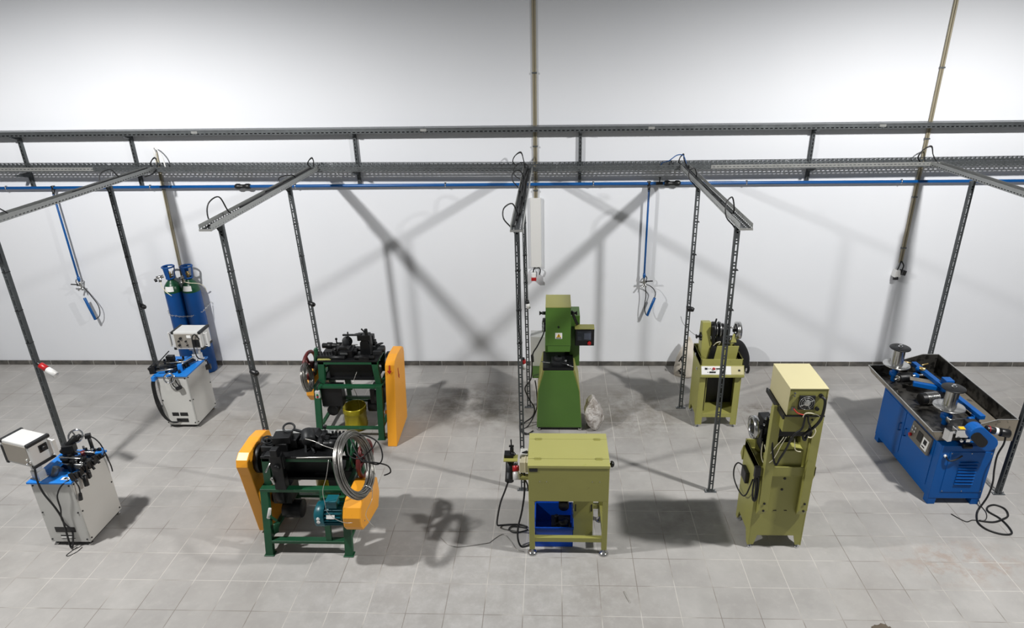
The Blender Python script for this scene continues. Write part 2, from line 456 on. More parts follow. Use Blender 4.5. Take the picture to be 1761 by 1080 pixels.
def solo(name, m, material, loc, label, cat, group=None, bevel=0.0):
    loc = XF[-1] @ Vector(loc)
    o = finish(name, m, material, loc, None, bevel)
    ORG[o.name] = Vector(loc)
    o['label'] = label; o['category'] = cat
    if group: o['group'] = group
    return o
def struct(name, m, material):
    o = finish(name, m, material, (0,0,0)); o['kind'] = 'structure'; return o
def rotz(a): return Matrix.Rotation(a, 3, 'Z')
def euler(x, y, z): return (Matrix.Rotation(z,3,'Z') @ Matrix.Rotation(y,3,'Y') @ Matrix.Rotation(x,3,'X'))

# ------------------------------------------------------------------ room
struct('floor', M().box(-13, 13, -14, 0.12, -0.1, 0.0), floor_material())
struct('wall_back', M().box(-13, 13, 0.0, 0.2, -0.1, 8.0), wall_material())
struct('baseboard_back', M().box(-13, 13, -0.014, 0.0, 0.0, 0.068), base_material())

# ------------------------------------------------------------------ wall trays, pipe, conduits
X0, X1 = -9.4, 9.4
def sag(x):
    P_ = ((-9.4,.055),(-7.4,.048),(-4.3,.030),(-0.5,0.0),(2.6,.008),(6.0,.030),(9.4,.045))
    for (a, za), (b, zb) in zip(P_[:-1], P_[1:]):
        if x <= b: return za + (zb-za)*(x-a)/(b-a)
    return P_[-1][1]
def follow(m):
    for v in m.b.verts: v.co.z += sag(v.co.x)
    return m
def upper_tray():
    t = thing('cable_tray', (-1.6, -0.1, 3.41), 'upper narrow galvanised cable tray running the whole width high on the wall', 'cable tray')
    j = [X0, -7.55, -4.62, -1.65, 1.24, 4.10, 7.0, X1]
    for a, b in zip(j[:-1], j[1:]):
        m = M()
        m.box(a+0.002, b-0.002, -0.02, -0.017, 3.41, 3.475)              # back flange
        m.box(a+0.002, b-0.002, -0.17, -0.017, 3.408, 3.411)             # bottom
        m.panel((a+0.002,-0.170,3.411), (1,0,0), (0,0,1), b-a-0.004, 0.058, [0.014], 0.058, 0.034, 0.011, 0.002)
        m.box(a+0.002, b-0.002, -0.172, -0.017, 3.469, 3.472)            # lid
        m.box(a+0.002, b-0.002, -0.174, -0.171, 3.462, 3.473)
        s = part(t, 'tray_section', m, 'galv')
        part(s, 'splice_plate', M().box(a-0.04, a+0.04, -0.176, -0.1735, 3.43, 3.462), 'galv_light')
    return t
upper_tray()
def lower_tray():
    t = thing('cable_tray', (0, -0.15, 2.93), 'lower wide perforated steel cable tray on the white wall carrying the five arms', 'cable tray')
    j = [X0, -7.2, -5.95, -2.95, 0.05, 3.05, 6.05, X1]
    for a, b in zip(j[:-1], j[1:]):
        m = M(); L = b-a-0.004
        m.panel((a+0.002,-0.030,2.93), (1,0,0), (0,0,1), L, 0.078, [0.022, 0.060], 0.058, 0.036, 0.018, 0.002)
        m.panel((a+0.002,-0.285,2.93), (1,0,0), (0,0,1), L, 0.064, [0.018, 0.042], 0.058, 0.030, 0.010, 0.002)
        m.panel((a+0.002,-0.284,2.931), (1,0,0), (0,1,0), L, 0.253, [0.05, 0.10, 0.15, 0.20], 0.058, 0.034, 0.014, 0.002)
        part(t, 'tray_section', follow(m), 'galv')
    m = M().panel((2.0,-0.288,2.945), (1,0,0), (0,0,1), 2.86, 0.045, [0.022], 0.05, 0.028, 0.010, 0.002)
    follow(m)
    part(t, 'splice_strip', m, 'galv_light', label='long bright splice strip on the tray front')
    m = M().panel((-7.5,-0.288,2.945), (1,0,0), (0,0,1), 1.5, 0.045, [0.022], 0.05, 0.028, 0.010, 0.002)
    follow(m)
    part(t, 'splice_strip', m, 'galv_light', label='bright splice strip on the tray front')
    return t
lower_tray()
strutx = [(-8.5,''), (-7.08, 'first from the left'), (-5.57, 'second from the left, left of the gas cylinders'), (-2.59, 'third from the left, above the rear green machine'),
          (0.352, 'fourth from the left, right of the centre conduit'), (3.32, 'rightmost one, above the olive machine with the box')]
for x, lb in strutx:
    if not lb: continue
    t = thing('wall_strut', (x, -0.03, 2.74), 'slotted wall strut between both trays, ' + lb, 'bracket', 'slotted wall struts holding the trays')
    m = M()
    m.panel((x-0.02,-0.042,2.73), (0,0,1), (1,0,0), 0.68, 0.04, [0.02], 0.05, 0.03, 0.012, 0.002)
    m.box(x-0.02, x-0.018, -0.042, -0.0, 2.73, 3.41); m.box(x+0.018, x+0.02, -0.042, -0.0, 2.73, 3.41)
    part(t, 'channel', m, 'galv_dark')
    part(t, 'top_arm', M().prism([(-0.043,3.407),(-0.165,3.407),(-0.165,3.395),(-0.043,3.35)], 'x', x-0.018, x+0.018), 'galv_dark')
    part(t, 'lower_arm', M().prism([(-0.043,2.929),(-0.275,2.929),(-0.275,2.917),(-0.043,2.86)], 'x', x-0.018, x+0.018), 'galv_dark')
# blue compressed-air pipe
t = thing('air_pipe', (0, -0.06, 2.70), 'long blue compressed air pipe running along the wall under the trays', 'pipe')
part(t, 'pipe_run', M().cyl((X0,-0.065,2.722), (X1,-0.065,2.722), 0.021, n=18), 'blue')
for x in (-7.43, -5.43, -3.45, -1.43, 0.53, 2.53, 4.52, 6.5):
    c = part(t, 'clamp', M().torus((x,-0.065,2.722), (1,0,0), 0.024, 0.007, 20, 6).cyl((x,-0.045,2.722), (x,-0.001,2.722), 0.005, n=8).box(x-0.012,x+0.012,-0.07,-0.06,2.742,2.756), 'steel')
for xa, xb in ((-4.27,-4.06), (1.46,1.67)):
    m = M()
    m.lathe([(0,0),(0.028,0),(0.038,0.02),(0.038,0.06),(0.028,0.08),(0.028,0.13),(0.038,0.15),(0.038,0.19),(0.028,0.21),(0,0.21)], (xa,-0.065,2.722), (1,0,0), 18)
    part(t, 'coupling', m, 'blackp')
part(t, 'drop_valve', M().cyl((1.44,-0.065,2.722),(1.35,-0.065,2.722),0.022).cyl((1.40,-0.065,2.74),(1.40,-0.065,2.80),0.008).box(1.385,1.415,-0.08,-0.05,2.795,2.803), 'blackp')

def air_drop(x, z_bot, label, gun, coil_pts, flip):
    t = thing('air_drop', (x, -0.06, z_bot), label, 'air hose', 'air drops hanging from the blue pipe')
    y = -0.095
    part(t, 'saddle', M().cyl((x,-0.065,2.75),(x,-0.065,2.69),0.026,0.022,16).cyl((x,-0.075,2.70),(x,y,2.62),0.019,0.015,14), 'blackp')
    part(t, 'drop_pipe', M().cyl((x,y,2.64),(x,y,z_bot+0.02),0.0135,n=14), 'blue')
    part(t, 'collar', M().lathe([(0,0),(0.014,0),(0.021,0.03),(0.018,0.07),(0,0.08)], (x,y,z_bot-0.02), (0,0,1), 16), 'blue')
    m = M().cyl((x,y,z_bot-0.02),(x,y,z_bot-0.12),0.014,n=12).cyl((x-0.05,y,z_bot-0.08),(x+0.04,y,z_bot-0.08),0.012,n=12).cyl((x,y,z_bot-0.1),(x-0.03,y-0.03,z_bot-0.15),0.011,n=10).cyl((x+0.02,y,z_bot-0.1),(x+0.03,y-0.02,z_bot-0.15),0.010,n=10).cyl((x,y,z_bot-0.05),(x,-0.004,z_bot-0.05),0.009,n=8)
    v = part(t, 'valve_body', m, 'steel')
    part(v, 'valve_handle', M().bar((x+flip*0.02,y-0.02,z_bot-0.06),(x+flip*0.12,y-0.02,z_bot-0.055),0.014,0.012).tube([(x+flip*0.02,y-0.02,z_bot+0.02),(x+flip*0.035,y-0.02,z_bot-0.02),(x+flip*0.02,y-0.02,z_bot-0.06)],0.006), 'blackp')
    a, b = gun
    g = M().cyl(a, b, 0.019, n=16)
    part(t, 'blow_gun', g, 'blue')
    part(t, 'hose', M().tube(coil_pts, 0.006), 'cable')
    return t
y = -0.10
air_drop(1.262, 1.43, 'blue air drop pipe with blow gun, on the wall right of the green press',
  ((1.42,-0.13,1.13),(1.33,-0.13,0.86)), [(1.29,y,1.32),(1.36,y,1.29),(1.42,y,1.22),(1.42,-0.13,1.14),(1.33,-0.13,0.87),(1.29,y,0.98),(1.30,y,1.15),(1.285,y,1.30)], 1)
air_drop(-6.78, 1.40, 'blue air drop pipe with blow gun on the wall left of the gas cylinders',
  ((-6.75,-0.13,1.14),(-6.68,-0.13,0.80)), [(-6.74,y,1.30),(-6.66,y,1.15),(-6.60,y,1.0),(-6.62,y,0.86),(-6.67,-0.13,0.81)], -1)

# vertical conduits
t = thing('conduit', (-5.30, -0.02, 0.4), 'tan vertical conduit on the wall behind the two gas cylinders', 'conduit', 'tan wall conduits')
part(t, 'pipe', M().cyl((-5.315,-0.016,0.5),(-5.275,-0.016,3.18),0.012).cyl((-5.34,-0.014,0.5),(-5.30,-0.014,3.18),0.008), 'conduit')
part(t, 'cable_tail', M().tube([(-5.275,-0.02,3.15),(-5.27,-0.05,3.23),(-5.22,-0.1,3.24),(-5.15,-0.12,3.15),(-5.12,-0.14,3.0)],0.008).cyl((-5.29,-0.03,3.1),(-5.29,-0.03,3.22),0.016), 'white')
t = thing('conduit', (-0.23, -0.02, 2.5), 'tan vertical conduit at the centre of the wall ending in the white trunking', 'conduit', 'tan wall conduits')
part(t, 'pipe', M().cyl((-0.245,-0.017,2.5),(-0.245,-0.017,7.5),0.013).cyl((-0.218,-0.017,2.5),(-0.218,-0.017,7.5),0.012), 'conduit')
for z in (2.62, 3.2, 4.1, 5.0):
    part(t, 'saddle_clip', M().box(-0.264,-0.20,-0.034,-0.001,z,z+0.018), 'galv')
t = thing('conduit', (4.76, -0.02, 1.55), 'tan vertical conduit on the wall above the blue machine, rightmost', 'conduit', 'tan wall conduits')
part(t, 'pipe', M().cyl((4.745,-0.017,1.6),(4.745,-0.017,7.5),0.013).cyl((4.772,-0.017,1.6),(4.772,-0.017,7.5),0.012), 'conduit')
for z in (1.8, 2.5, 3.25, 4.1, 5.0):
    part(t, 'saddle_clip', M().box(4.726,4.79,-0.034,-0.001,z,z+0.018), 'galv')
t = thing('trunking', (-0.235, -0.03, 1.55), 'white vertical cable trunking at the centre of the wall', 'trunking')
part(t, 'cover', M().box(-0.305,-0.165,-0.045,-0.001,1.555,2.53), 'trunk', 0.004)
part(t, 'side_rib', M().box(-0.309,-0.305,-0.035,-0.001,1.555,2.53).box(-0.165,-0.161,-0.035,-0.001,1.555,2.53), 'trunk')
t = thing('power_socket', (-0.26, -0.05, 1.40), 'white socket with a red lower half hanging below the white wall trunking', 'socket')
part(t, 'cable_loop', M().tube([(-0.24,-0.03,1.56),(-0.27,-0.06,1.53),(-0.28,-0.06,1.47)],0.009).tube([(-0.22,-0.03,1.56),(-0.18,-0.06,1.53),(-0.19,-0.05,1.45)],0.009), 'cable')
part(t, 'housing', M().box(-0.30,-0.24,-0.095,-0.001,1.42,1.49), 'white', 0.006)
part(t, 'outlet', M().box(-0.305,-0.235,-0.11,-0.03,1.375,1.42), 'red', 0.005)
t = thing('power_socket', (4.74, -0.05, 1.42), 'grey and black sockets hanging at the foot of the right wall conduit', 'socket')
part(t, 'cable_loop', M().tube([(4.755,-0.03,1.62),(4.73,-0.06,1.58),(4.715,-0.06,1.51)],0.009).tube([(4.765,-0.03,1.62),(4.785,-0.06,1.57),(4.775,-0.06,1.50)],0.009), 'cable')
part(t, 'housing', M().prism([(4.685,1.51),(4.745,1.51),(4.765,1.41),(4.67,1.41)], 'y', -0.09, -0.001), 'lgrey', 0.004)
part(t, 'outlet', M().cyl((4.71,-0.06,1.41),(4.71,-0.07,1.37),0.035,n=14), 'blackp')
part(t, 'black_socket', M().obox((4.785,-0.07,1.475),(0.07,0.07,0.07),euler(0,0.3,0.4)), 'blackp', 0.008)

# ------------------------------------------------------------------ five arms with posts
def arm(xc, y_end, where):
    w = 0.055; y1 = -0.287; L = y1 - y_end; dz = sag(xc)
    t = thing('tray_arm', (xc, y_end, 2.94+dz), 'perforated steel tray arm standing out from the wall, ' + where, 'cable tray', 'tray arms over the machines')
    for nm, sx in (('left_flange', -w), ('right_flange', w)):
        m = M().panel((xc+sx,y_end,2.942+dz), (0,1,0), (0,0,1), L, 0.058, [0.014], 0.05, 0.028, 0.010, 0.002)
        part(t, nm, m, 'galv_mid')
    m = M().panel((xc-w,y_end,2.941+dz), (0,1,0), (1,0,0), L, 2*w, [0.028, 0.082], 0.05, 0.028, 0.012, 0.002)
    part(t, 'bottom', m, 'galv')
    for k, (ox, oz) in enumerate(((-0.036,0.010),(-0.018,0.011),(0.0,0.010),(-0.028,0.025),(0.018,0.011),(-0.010,0.026),(-0.04,0.036))):
        L0 = y_end + 0.12 + 0.22*k
        part(t, 'inner_cable', M().tube([(xc+ox,L0,2.945+oz+dz),(xc+ox+0.008,L0+0.4,2.945+oz+dz),(xc+ox-0.005,-1.2,2.945+oz+dz),(xc+ox+0.004,-0.8,2.945+oz+dz),(xc+ox,y1,2.945+oz+dz)],0.0085), 'cable')
    part(t, 'end_bracket', M().box(xc-w-0.004,xc+w+0.004,y_end-0.003,y_end+0.0,2.938+dz,2.958+dz), 'galv_light')
    return t
def post(x, y, xt, where):
    """slotted strut post standing on the floor, top under an arm"""
    t = thing('slotted_post', (x, y, 0), 'slotted steel strut post, ' + where, 'post', 'slotted posts under the tray arms')
    H = 2.931 + sag(xt); d = Vector((xt-x, 0, H)); L = d.length; d.normalize()
    m = M()
    R = Matrix((Vector((1,0,0)) , Vector((0,1,0)), d)).transposed()
    def bx(cx, cz, sx, sz, cy=0.0, sy=0.002):
        c = Vector((x,y,0.004)) + d*cz + Vector((cx, cy, 0)); m.obox(c, (sx, sy, sz), R)
    bx(-0.015, L/2, 0.015, L-0.01); bx(0.015, L/2, 0.015, L-0.01)
    bx(-0.0225, L/2, 0.002, L-0.01, 0.019, 0.040); bx(0.0225, L/2, 0.002, L-0.01, 0.019, 0.040)
    z = 0.03; k = 0
    while z < L-0.02:
        bx(0, z, 0.018, 0.016); z += 0.076 if k % 2 == 0 else 0.030; k += 1
    bx(0, L-0.07, 0.018, 0.13)
    part(t, 'channel', m, 'galv_dark')
    b = part(t, 'base_plate', M().box(x-0.062,x+0.062,y-0.012,y+0.04,0,0.005), 'galv', 0.001)
    for sx in (-0.048, 0.048):
        part(b, 'anchor_bolt', M().cyl((x+sx,y+0.012,0.005),(x+sx,y+0.012,0.018),0.011,n=6).cyl((x+sx,y+0.012,0.016),(x+sx,y+0.012,0.03),0.006,n=10), 'chrome')
    part(t, 'head_clip', M().box(xt-0.03,xt+0.03,y-0.004,y+0.03,2.925+sag(xt),2.938+sag(xt)), 'galv')
    return t
def cable(x, xa, y, where, loop=0.11, ends=None, tie=None, side=-1, drop=1.45):
    t = thing('power_cable', (x, y, drop), 'black cable looping from the tray arm down the ' + where, 'cable', 'black cables on the posts')
    dz = sag(xa); h = 3.01+dz; ys = y + 0.018
    def px(z): return x + (xa-x)*z/2.93
    pts = [(xa,y+0.5,2.955+dz),(xa,y+0.3,2.96+dz),(xa-0.01,y+0.22,3.02+dz),(xa+side*0.05,y+0.18,h+loop),(xa+side*0.12,y+0.10,h+loop*0.7),(xa+side*0.12,y+0.05,2.99+dz),
           (px(2.9)+side*0.045,ys+0.01,2.90+dz),(px(2.78),ys,2.78),(px(2.4)+0.003,ys,2.4),(px(2.0)-0.004,ys,2.0),(px(1.7)+0.004,ys,1.7),(px(drop),ys,drop)]
    part(t, 'lead', M().tube(pts, 0.0065), 'cable')
    for z in (2.5, 2.1, 1.75):
        part(t, 'cable_tie', M().box(px(z)-0.026,px(z)+0.026,y-0.004,y+0.042,z,z+0.006), 'cable')
    return t
ARMS = [(-5.24, -3.14, 'far left'), (-3.09, -3.13, 'second from the left, over green machines'), (-0.32, -3.13, 'middle one'),
        (1.67, -3.13, 'fourth from the left, over olive machines'), (4.775, -3.13, 'far right')]
for a in ARMS: arm(*a)
POSTS = [(-5.262,-2.92,-5.25,'behind the front left grey cabinet machine'), (-5.215,-1.21,-5.21,'behind the rear left grey cabinet machine'),
         (-3.01,-2.92,-3.065,'behind the front green machine'), (-3.0,-1.21,-3.075,'left of the rear green machine'),
         (-0.325,-2.92,-0.33,'behind the olive box machine'), (-0.32,-1.21,-0.345,'left of the tall green press, against the wall side'),
         (1.68,-2.92,1.66,'standing clear on the floor left of the front olive machine'), (1.67,-1.21,1.66,'left of the rear olive machine'),
         (4.72,-1.21,4.72,'behind the blue machine'), (4.69,-2.92,4.72,'right of the blue machine at the picture edge')]
for p in POSTS: post(*p)
cable(-5.262,-5.25,-2.92,'front post of the far left arm',0.06,drop=1.56)
cable(-5.215,-5.21,-1.21,'rear post of the far left arm',0.09,side=-1,drop=1.47)
cable(-3.01,-3.065,-2.92,'front post of the second arm',0.15,drop=1.44)
cable(-3.0,-3.075,-1.21,'rear post of the second arm',0.02,drop=1.52)
cable(-0.325,-0.33,-2.92,'front post of the middle arm',0.09,drop=1.58)
cable(-0.32,-0.345,-1.21,'rear post of the middle arm',0.08,drop=1.5)
cable(1.68,1.68,-2.92,'front post of the fourth arm',0.13,drop=1.44)
cable(1.67,1.68,-1.21,'rear post of the fourth arm',0.08,drop=1.46)
def tray_loop(x, y, r, where, tall=1.0, mt='cable'):
    t = thing('cable_loop', (x, y, 2.95), ('blue' if mt == 'blue' else 'black') + ' cable loop rising where the arm meets the wall tray, ' + where, 'cable', 'cable loops at the wall tray')
    m = M(); x0_ = x
    for k in range(2):
        o = k*0.012
        m.tube([(x-0.02+o,y-0.35,2.955),(x-0.01+o,y-0.15,2.97),(x-0.03,y,3.02+r*tall*0.7),(x-0.02-r*0.6,y+0.01,3.02+r*tall*1.9+o),(x-0.03-r*1.5,y+0.02,3.0+r*tall*1.7),(x-0.03-r*2,y+0.02+o,3.0+r*0.6),(x-0.02-r*1.6,y+0.04,2.96),(x-0.35-r,y+0.05,2.945)], 0.0065)
    part(t, 'lead', m, mt)
    return t
tray_loop(-5.15,-0.2,0.055,'far left arm')
tray_loop(-3.08,-0.2,0.045,'second arm')
tray_loop(-0.35,-0.2,0.07,'middle arm')
tray_loop(1.70,-0.2,0.03,'fourth arm', 1.6)
tray_loop(4.81,-0.2,0.085,'far right arm')
t = thing('cable_loop', (1.55,-0.2,2.95), 'thin pale blue hose loop beside the fourth arm at the wall tray', 'hose')
part(t, 'lead', M().tube([(1.70,-0.22,3.0),(1.66,-0.2,3.10),(1.58,-0.2,3.11),(1.48,-0.2,3.04),(1.42,-0.1,3.0),(1.40,-0.08,2.96)],0.006), 'blue')
t = thing('cable_loop', (-0.345,-1.0,2.95), 'round black cable loop over the middle arm, halfway along', 'cable')
part(t, 'lead', M().tube([(-0.34,-0.6,2.955),(-0.32,-0.75,3.02),(-0.30,-0.82,3.10),(-0.38,-0.84,3.14),(-0.46,-0.84,3.09),(-0.46,-0.86,3.0),(-0.38,-0.95,2.96),(-0.34,-1.1,2.955)],0.0065), 'cable')
# plugs on posts
def plug(p, q, where, mt='red', cat='plug', k=1.0):
    p, q = Vector(p), Vector(q); d = (q-p); L = d.length
    t = thing('industrial_plug', tuple(p), where, cat, 'plugs hanging at the posts')
    part(t, 'cable_gland', M().cyl(p, p+d*0.2, 0.02*k, n=14), 'blackp')
    part(t, 'collar', M().cyl(p+d*0.18, p+d*0.5, 0.031*k, n=16), mt)
    m = M().lathe([(0.02*k,0),(0.031*k,0.01),(0.033*k,L*0.5),(0.027*k,L*0.5),(0.027*k,L*0.3),(0,L*0.3)], tuple(p+d*0.5), tuple(d), 18)
    part(t, 'sleeve', m, 'lgrey')
    return t
plug((-5.225,-2.93,1.54),(-5.03,-2.97,1.42),'red and grey industrial plug tied to the front post of the far left arm')
plug((-0.30,-2.86,1.57),(-0.295,-2.86,1.45),'red collared grey plug tied to the front post of the middle arm',k=0.8)
plug((-0.325,-1.24,1.56),(-0.30,-1.26,1.44),'small grey plug tied to the rear post of the middle arm','darkgrey',k=0.75)
def sock(p, where):
    solo('socket', M().lathe([(0,0),(0.022,0.0),(0.03,0.03),(0.03,0.07),(0.02,0.09),(0,0.09)], p, (0.9,-0.35,-0.2), 14).box(p[0]-0.004,p[0]+0.03,p[1],p[1]+0.03,p[2]-0.01,p[2]+0.01), 'blackp', p, where, 'socket', 'black sockets on the posts')
sock((-5.200,-1.218,1.47),'black socket tied to the rear post of the far left arm')
sock((-3.045,-2.925,1.45),'black socket tied to the front post of the second arm')
sock((-3.045,-1.218,1.50),'black socket tied to the rear post of the second arm')
sock((1.640,-1.218,1.43),'black socket tied to the rear post of the fourth arm')

# ------------------------------------------------------------------ gas cylinders
def gas_cyl(x, y, where, ang):
    t = thing('gas_cylinder', (x, y, 0), where, 'gas cylinder', 'blue gas cylinders against the wall')
    R = 0.117
    part(t, 'body', M().lathe([(0,0.0),(R-0.015,0.0),(R,0.02),(R,1.27)], (x,y,0), (0,0,1), 36), 'cyl_blue')
    part(t, 'shoulder', M().lathe([(R+0.0005,1.27),(R-0.004,1.32),(R-0.02,1.37),(R-0.05,1.41),(0.045,1.435),(0.04,1.46),(0,1.46)], (x,y,0), (0,0,1), 36), 'cyl_green')
    m = M(); a0 = -2.1
    for k in range(8):
        a = a0 + k*0.14; b = a + 0.14
        z0, z1, r0, r1 = 1.30, 1.37, R+0.002, R-0.018
        v = [(x+r0*cos(a),y+r0*sin(a),z0),(x+r0*cos(b),y+r0*sin(b),z0),(x+r1*cos(b),y+r1*sin(b),z1),(x+r1*cos(a),y+r1*sin(a),z1)]
        m._faces(v, [(0,1,2,3)])
    part(t, 'label_sticker', m, 'white')
    m = M()
    m.torus((x,y,1.635), (0,0,1), 0.075, 0.012, 32, 8)
    m.torus((x,y,1.47), (0,0,1), 0.05, 0.012, 28, 8)
    for k in range(3):
        a = ang + k*2*pi/3
        v = []
        for (r, z) in ((0.055,1.46),(0.079,1.635)):
            for da in (-0.45, -0.15, 0.15, 0.45):
                v.append((x+r*cos(a+da*(1.1 if z < 1.6 else 1.0)), y+r*sin(a+da), z))
        m._faces(v, [(0,1,5,4),(1,2,6,5),(2,3,7,6)])
    g = part(t, 'valve_guard', m, 'cyl_blue')
    sm = g.modifiers.new('thick', 'SOLIDIFY'); sm.thickness = 0.006
    part(t, 'valve', M().cyl((x,y,1.45),(x,y,1.56),0.018,n=14).cyl((x-0.05,y,1.52),(x+0.03,y,1.52),0.012,n=12), 'brass')
    return t
gas_cyl(-5.372,-0.20,'tall blue gas cylinder with green shoulder, left one of the pair by the wall',0.5)
gas_cyl(-5.125,-0.18,'tall blue gas cylinder with green shoulder, right one of the pair by the wall',0.2)
t = thing('gas_regulator', (-5.44,-0.28,1.40), 'small brass and black gas regulator on the left blue cylinder valve', 'regulator')
part(t, 'regulator_body', M().cyl((-5.44,-0.24,1.51),(-5.52,-0.28,1.50),0.022,n=14).cyl((-5.47,-0.26,1.51),(-5.47,-0.30,1.44),0.018,n=12), 'steel')
part(t, 'gauge', M().cyl((-5.52,-0.28,1.47),(-5.545,-0.30,1.46),0.024,n=16), 'blackp')
part(t, 'hose', M().tube([(-5.46,-0.30,1.45),(-5.44,-0.33,1.38),(-5.38,-0.34,1.30),(-5.33,-0.335,1.25)],0.005), 'lead')
t = thing('gas_regulator', (-5.19,-0.26,1.40), 'small steel gas regulator on the right blue cylinder valve', 'regulator')
part(t, 'regulator_body', M().cyl((-5.15,-0.22,1.51),(-5.2,-0.27,1.48),0.02,n=14).cyl((-5.2,-0.27,1.50),(-5.16,-0.32,1.43),0.016,n=12), 'steel')
part(t, 'hose', M().tube([(-5.14,-0.28,1.44),(-5.06,-0.30,1.43),(-4.98,-0.2,1.38),(-4.96,-0.12,1.3),(-4.99,-0.04,1.2)],0.005), 'lead')
m = M(); pts = []
path = [(-5.50,-0.02,1.05),(-5.508,-0.22,0.98),(-5.44,-0.315,0.95),(-5.28,-0.325,0.93),(-5.12,-0.305,0.93),(-5.01,-0.22,0.96),(-4.97,-0.05,1.02),(-4.96,-0.005,1.04)]
import itertools
P = [Vector(p) for p in path]; k = 0
for a, b in zip(P[:-1], P[1:]):
    n = max(1, int((b-a).length/0.026))
    for i in range(n):
        c = a.lerp(b, (i+0.5)/n); dd = (b-a).normalized()
        nn = dd.orthogonal().normalized(); nn = nn if k % 2 == 0 else dd.cross(nn)
        m.torus(c, nn, 0.010, 0.0028, 12, 5); k += 1
solo('safety_chain', m, 'galv_light', (-5.25,-0.3,0.93), 'thin steel chain slung round the two blue gas cylinders', 'chain')

# ------------------------------------------------------------------ grey cabinet machines
def cabinet_base(t, x0, x1, y0, y1, vents):
    part(t, 'body', M().box(x0,x1,y0,y1,0.045,0.735), 'grey_panel', 0.004)
    part(t, 'plinth', M().box(x0+0.02,x1-0.02,y0+0.02,y1-0.02,0.02,0.045), 'blackp')
    part(t, 'corner_trim', M().box(x1-0.012,x1+0.002,y0-0.002,y0+0.012,0.05,0.735), 'galv_light')
    part(t, 'top_plate', M().box(x0-0.02,x1+0.02,y0-0.02,y1+0.02,0.738,0.757), 'plate_blue', 0.003)
    for x, y in ((x0+0.03,y0+0.03),(x1-0.03,y0+0.03),(x1-0.03,y1-0.03),(x0+0.03,y1-0.03)):
        part(t, 'foot', M().cyl((x,y,0),(x,y,0.014),0.022,n=16).cyl((x,y,0.012),(x,y,0.05),0.008,n=10), 'steel')
    for z in (0.71, 0.40, 0.08):
        for (x, y, nx, ny) in ((x0+0.02,y0,0,-1),(x1-0.025,y0,0,-1),(x1,y0+0.025,1,0),(x1,y1-0.025,1,0)):
            part(t, 'screw', M().cyl((x,y,z),(x+nx*0.006,y+ny*0.006,z),0.008,n=10), 'blackp')
    for (xa,xb,za,zb) in vents:
        part(t, 'vent_slot', M().box(xa,xb,y0-0.003,y0+0.004,za,zb), 'blackp', 0.002)
def control_box(t, c, w, d, h, yaw, neck, front):
    """box on a neck; front: function(child, frame) adds details"""
    R = rotz(yaw); c = Vector(c)
    def at(u, v, z): return c + R @ Vector((u, v, z))
    nb = part(t, 'neck', M().obox((neck[0],neck[1],0.80),(0.10,0.07,0.09),R).obox((neck[0],neck[1],0.875),(0.075,0.055,0.08),R).obox((neck[0],neck[1],0.915),(0.13,0.09,0.02),R).obox((neck[0],neck[1],0.762),(0.13,0.09,0.008),R), 'lgrey', 0.003)
    box = part(t, 'control_box', M().obox(c,(w,d,h),R), 'lgrey', 0.012)
    m = M()
    for u in (-1, 1):
        for z in (-1, 1):
            m.obox(at(u*(w/2-0.012),0,z*(h/2-0.012)),(0.034,d+0.012,0.034),R)
    part(box, 'corner_bracket', m, 'darkgrey', 0.006)
    part(box, 'front_panel', M().obox(at(0,-d/2-0.001,0),(w-0.06,0.006,h-0.055),R), 'taupe', 0.001)
    return box, at, R
# front left machine
x0, x1, y0, y1 = -4.880, -4.490, -3.815, -3.325
t = thing('wire_forming_machine', (-4.685,-3.57,0), 'light grey cabinet machine with blue top and tilted control box, front left, nearest the camera', 'machine', 'grey cabinet machines')
cabinet_base(t, x0, x1, y0, y1, [(-4.80,-4.705,0.165,0.225),(-4.70,-4.60,0.165,0.225),(-4.765,-4.635,0.115,0.13),(-4.77,-4.63,0.085,0.092)])
part(t, 'louvre_plate', M().box(-4.76,-4.64,-3.825,-3.815,0.095,0.112).box(-4.76,-4.64,-3.823,-3.815,0.07,0.083), 'lgrey', 0.001)
box, at, R = control_box(t, (-4.855,-3.735,1.072), 0.355, 0.20, 0.245, -0.29, (-4.82,-3.755), None)
part(box, 'rotary_switch', M().obox(at(0.181,0.02,0.03),(0.006,0.075,0.075),R).cyl(at(0.18,0.02,0.03),at(0.21,0.02,0.03),0.022,n=14), 'blackp', 0.001)
part(box, 'lock', M().cyl(at(0.13,-0.10,-0.03),at(0.13,-0.118,-0.03),0.012,n=12).cyl(at(0.13,-0.10,-0.07),at(0.13,-0.125,-0.07),0.009,n=12).cyl(at(0.155,-0.10,-0.055),at(0.155,-0.112,-0.055),0.012,n=12), 'chrome')
m = M().tube([at(0.178,0.08,0.085),at(0.235,0.085,0.075),at(0.235,0.085,-0.075),at(0.178,0.08,-0.085)],0.008,8,1)
m.obox(at(0.235,0.085,0),(0.02,0.03,0.16),R)
part(box, 'handle', m, 'lgrey', 0.003)
m = M().obox(at(-0.17,-0.06,-0.02),(0.03,0.09,0.17),R)
part(box, 'hinge', m, 'darkgrey', 0.003)
part(t, 'warning_plate', M().box(-4.60,-4.52,-3.79,-3.75,0.757,0.760), 'white')
part(t, 'warning_marks', M().box(-4.575,-4.55,-3.785,-3.755,0.760,0.7615).box(-4.545,-4.53,-3.785,-3.77,0.760,0.7615), 'ink')
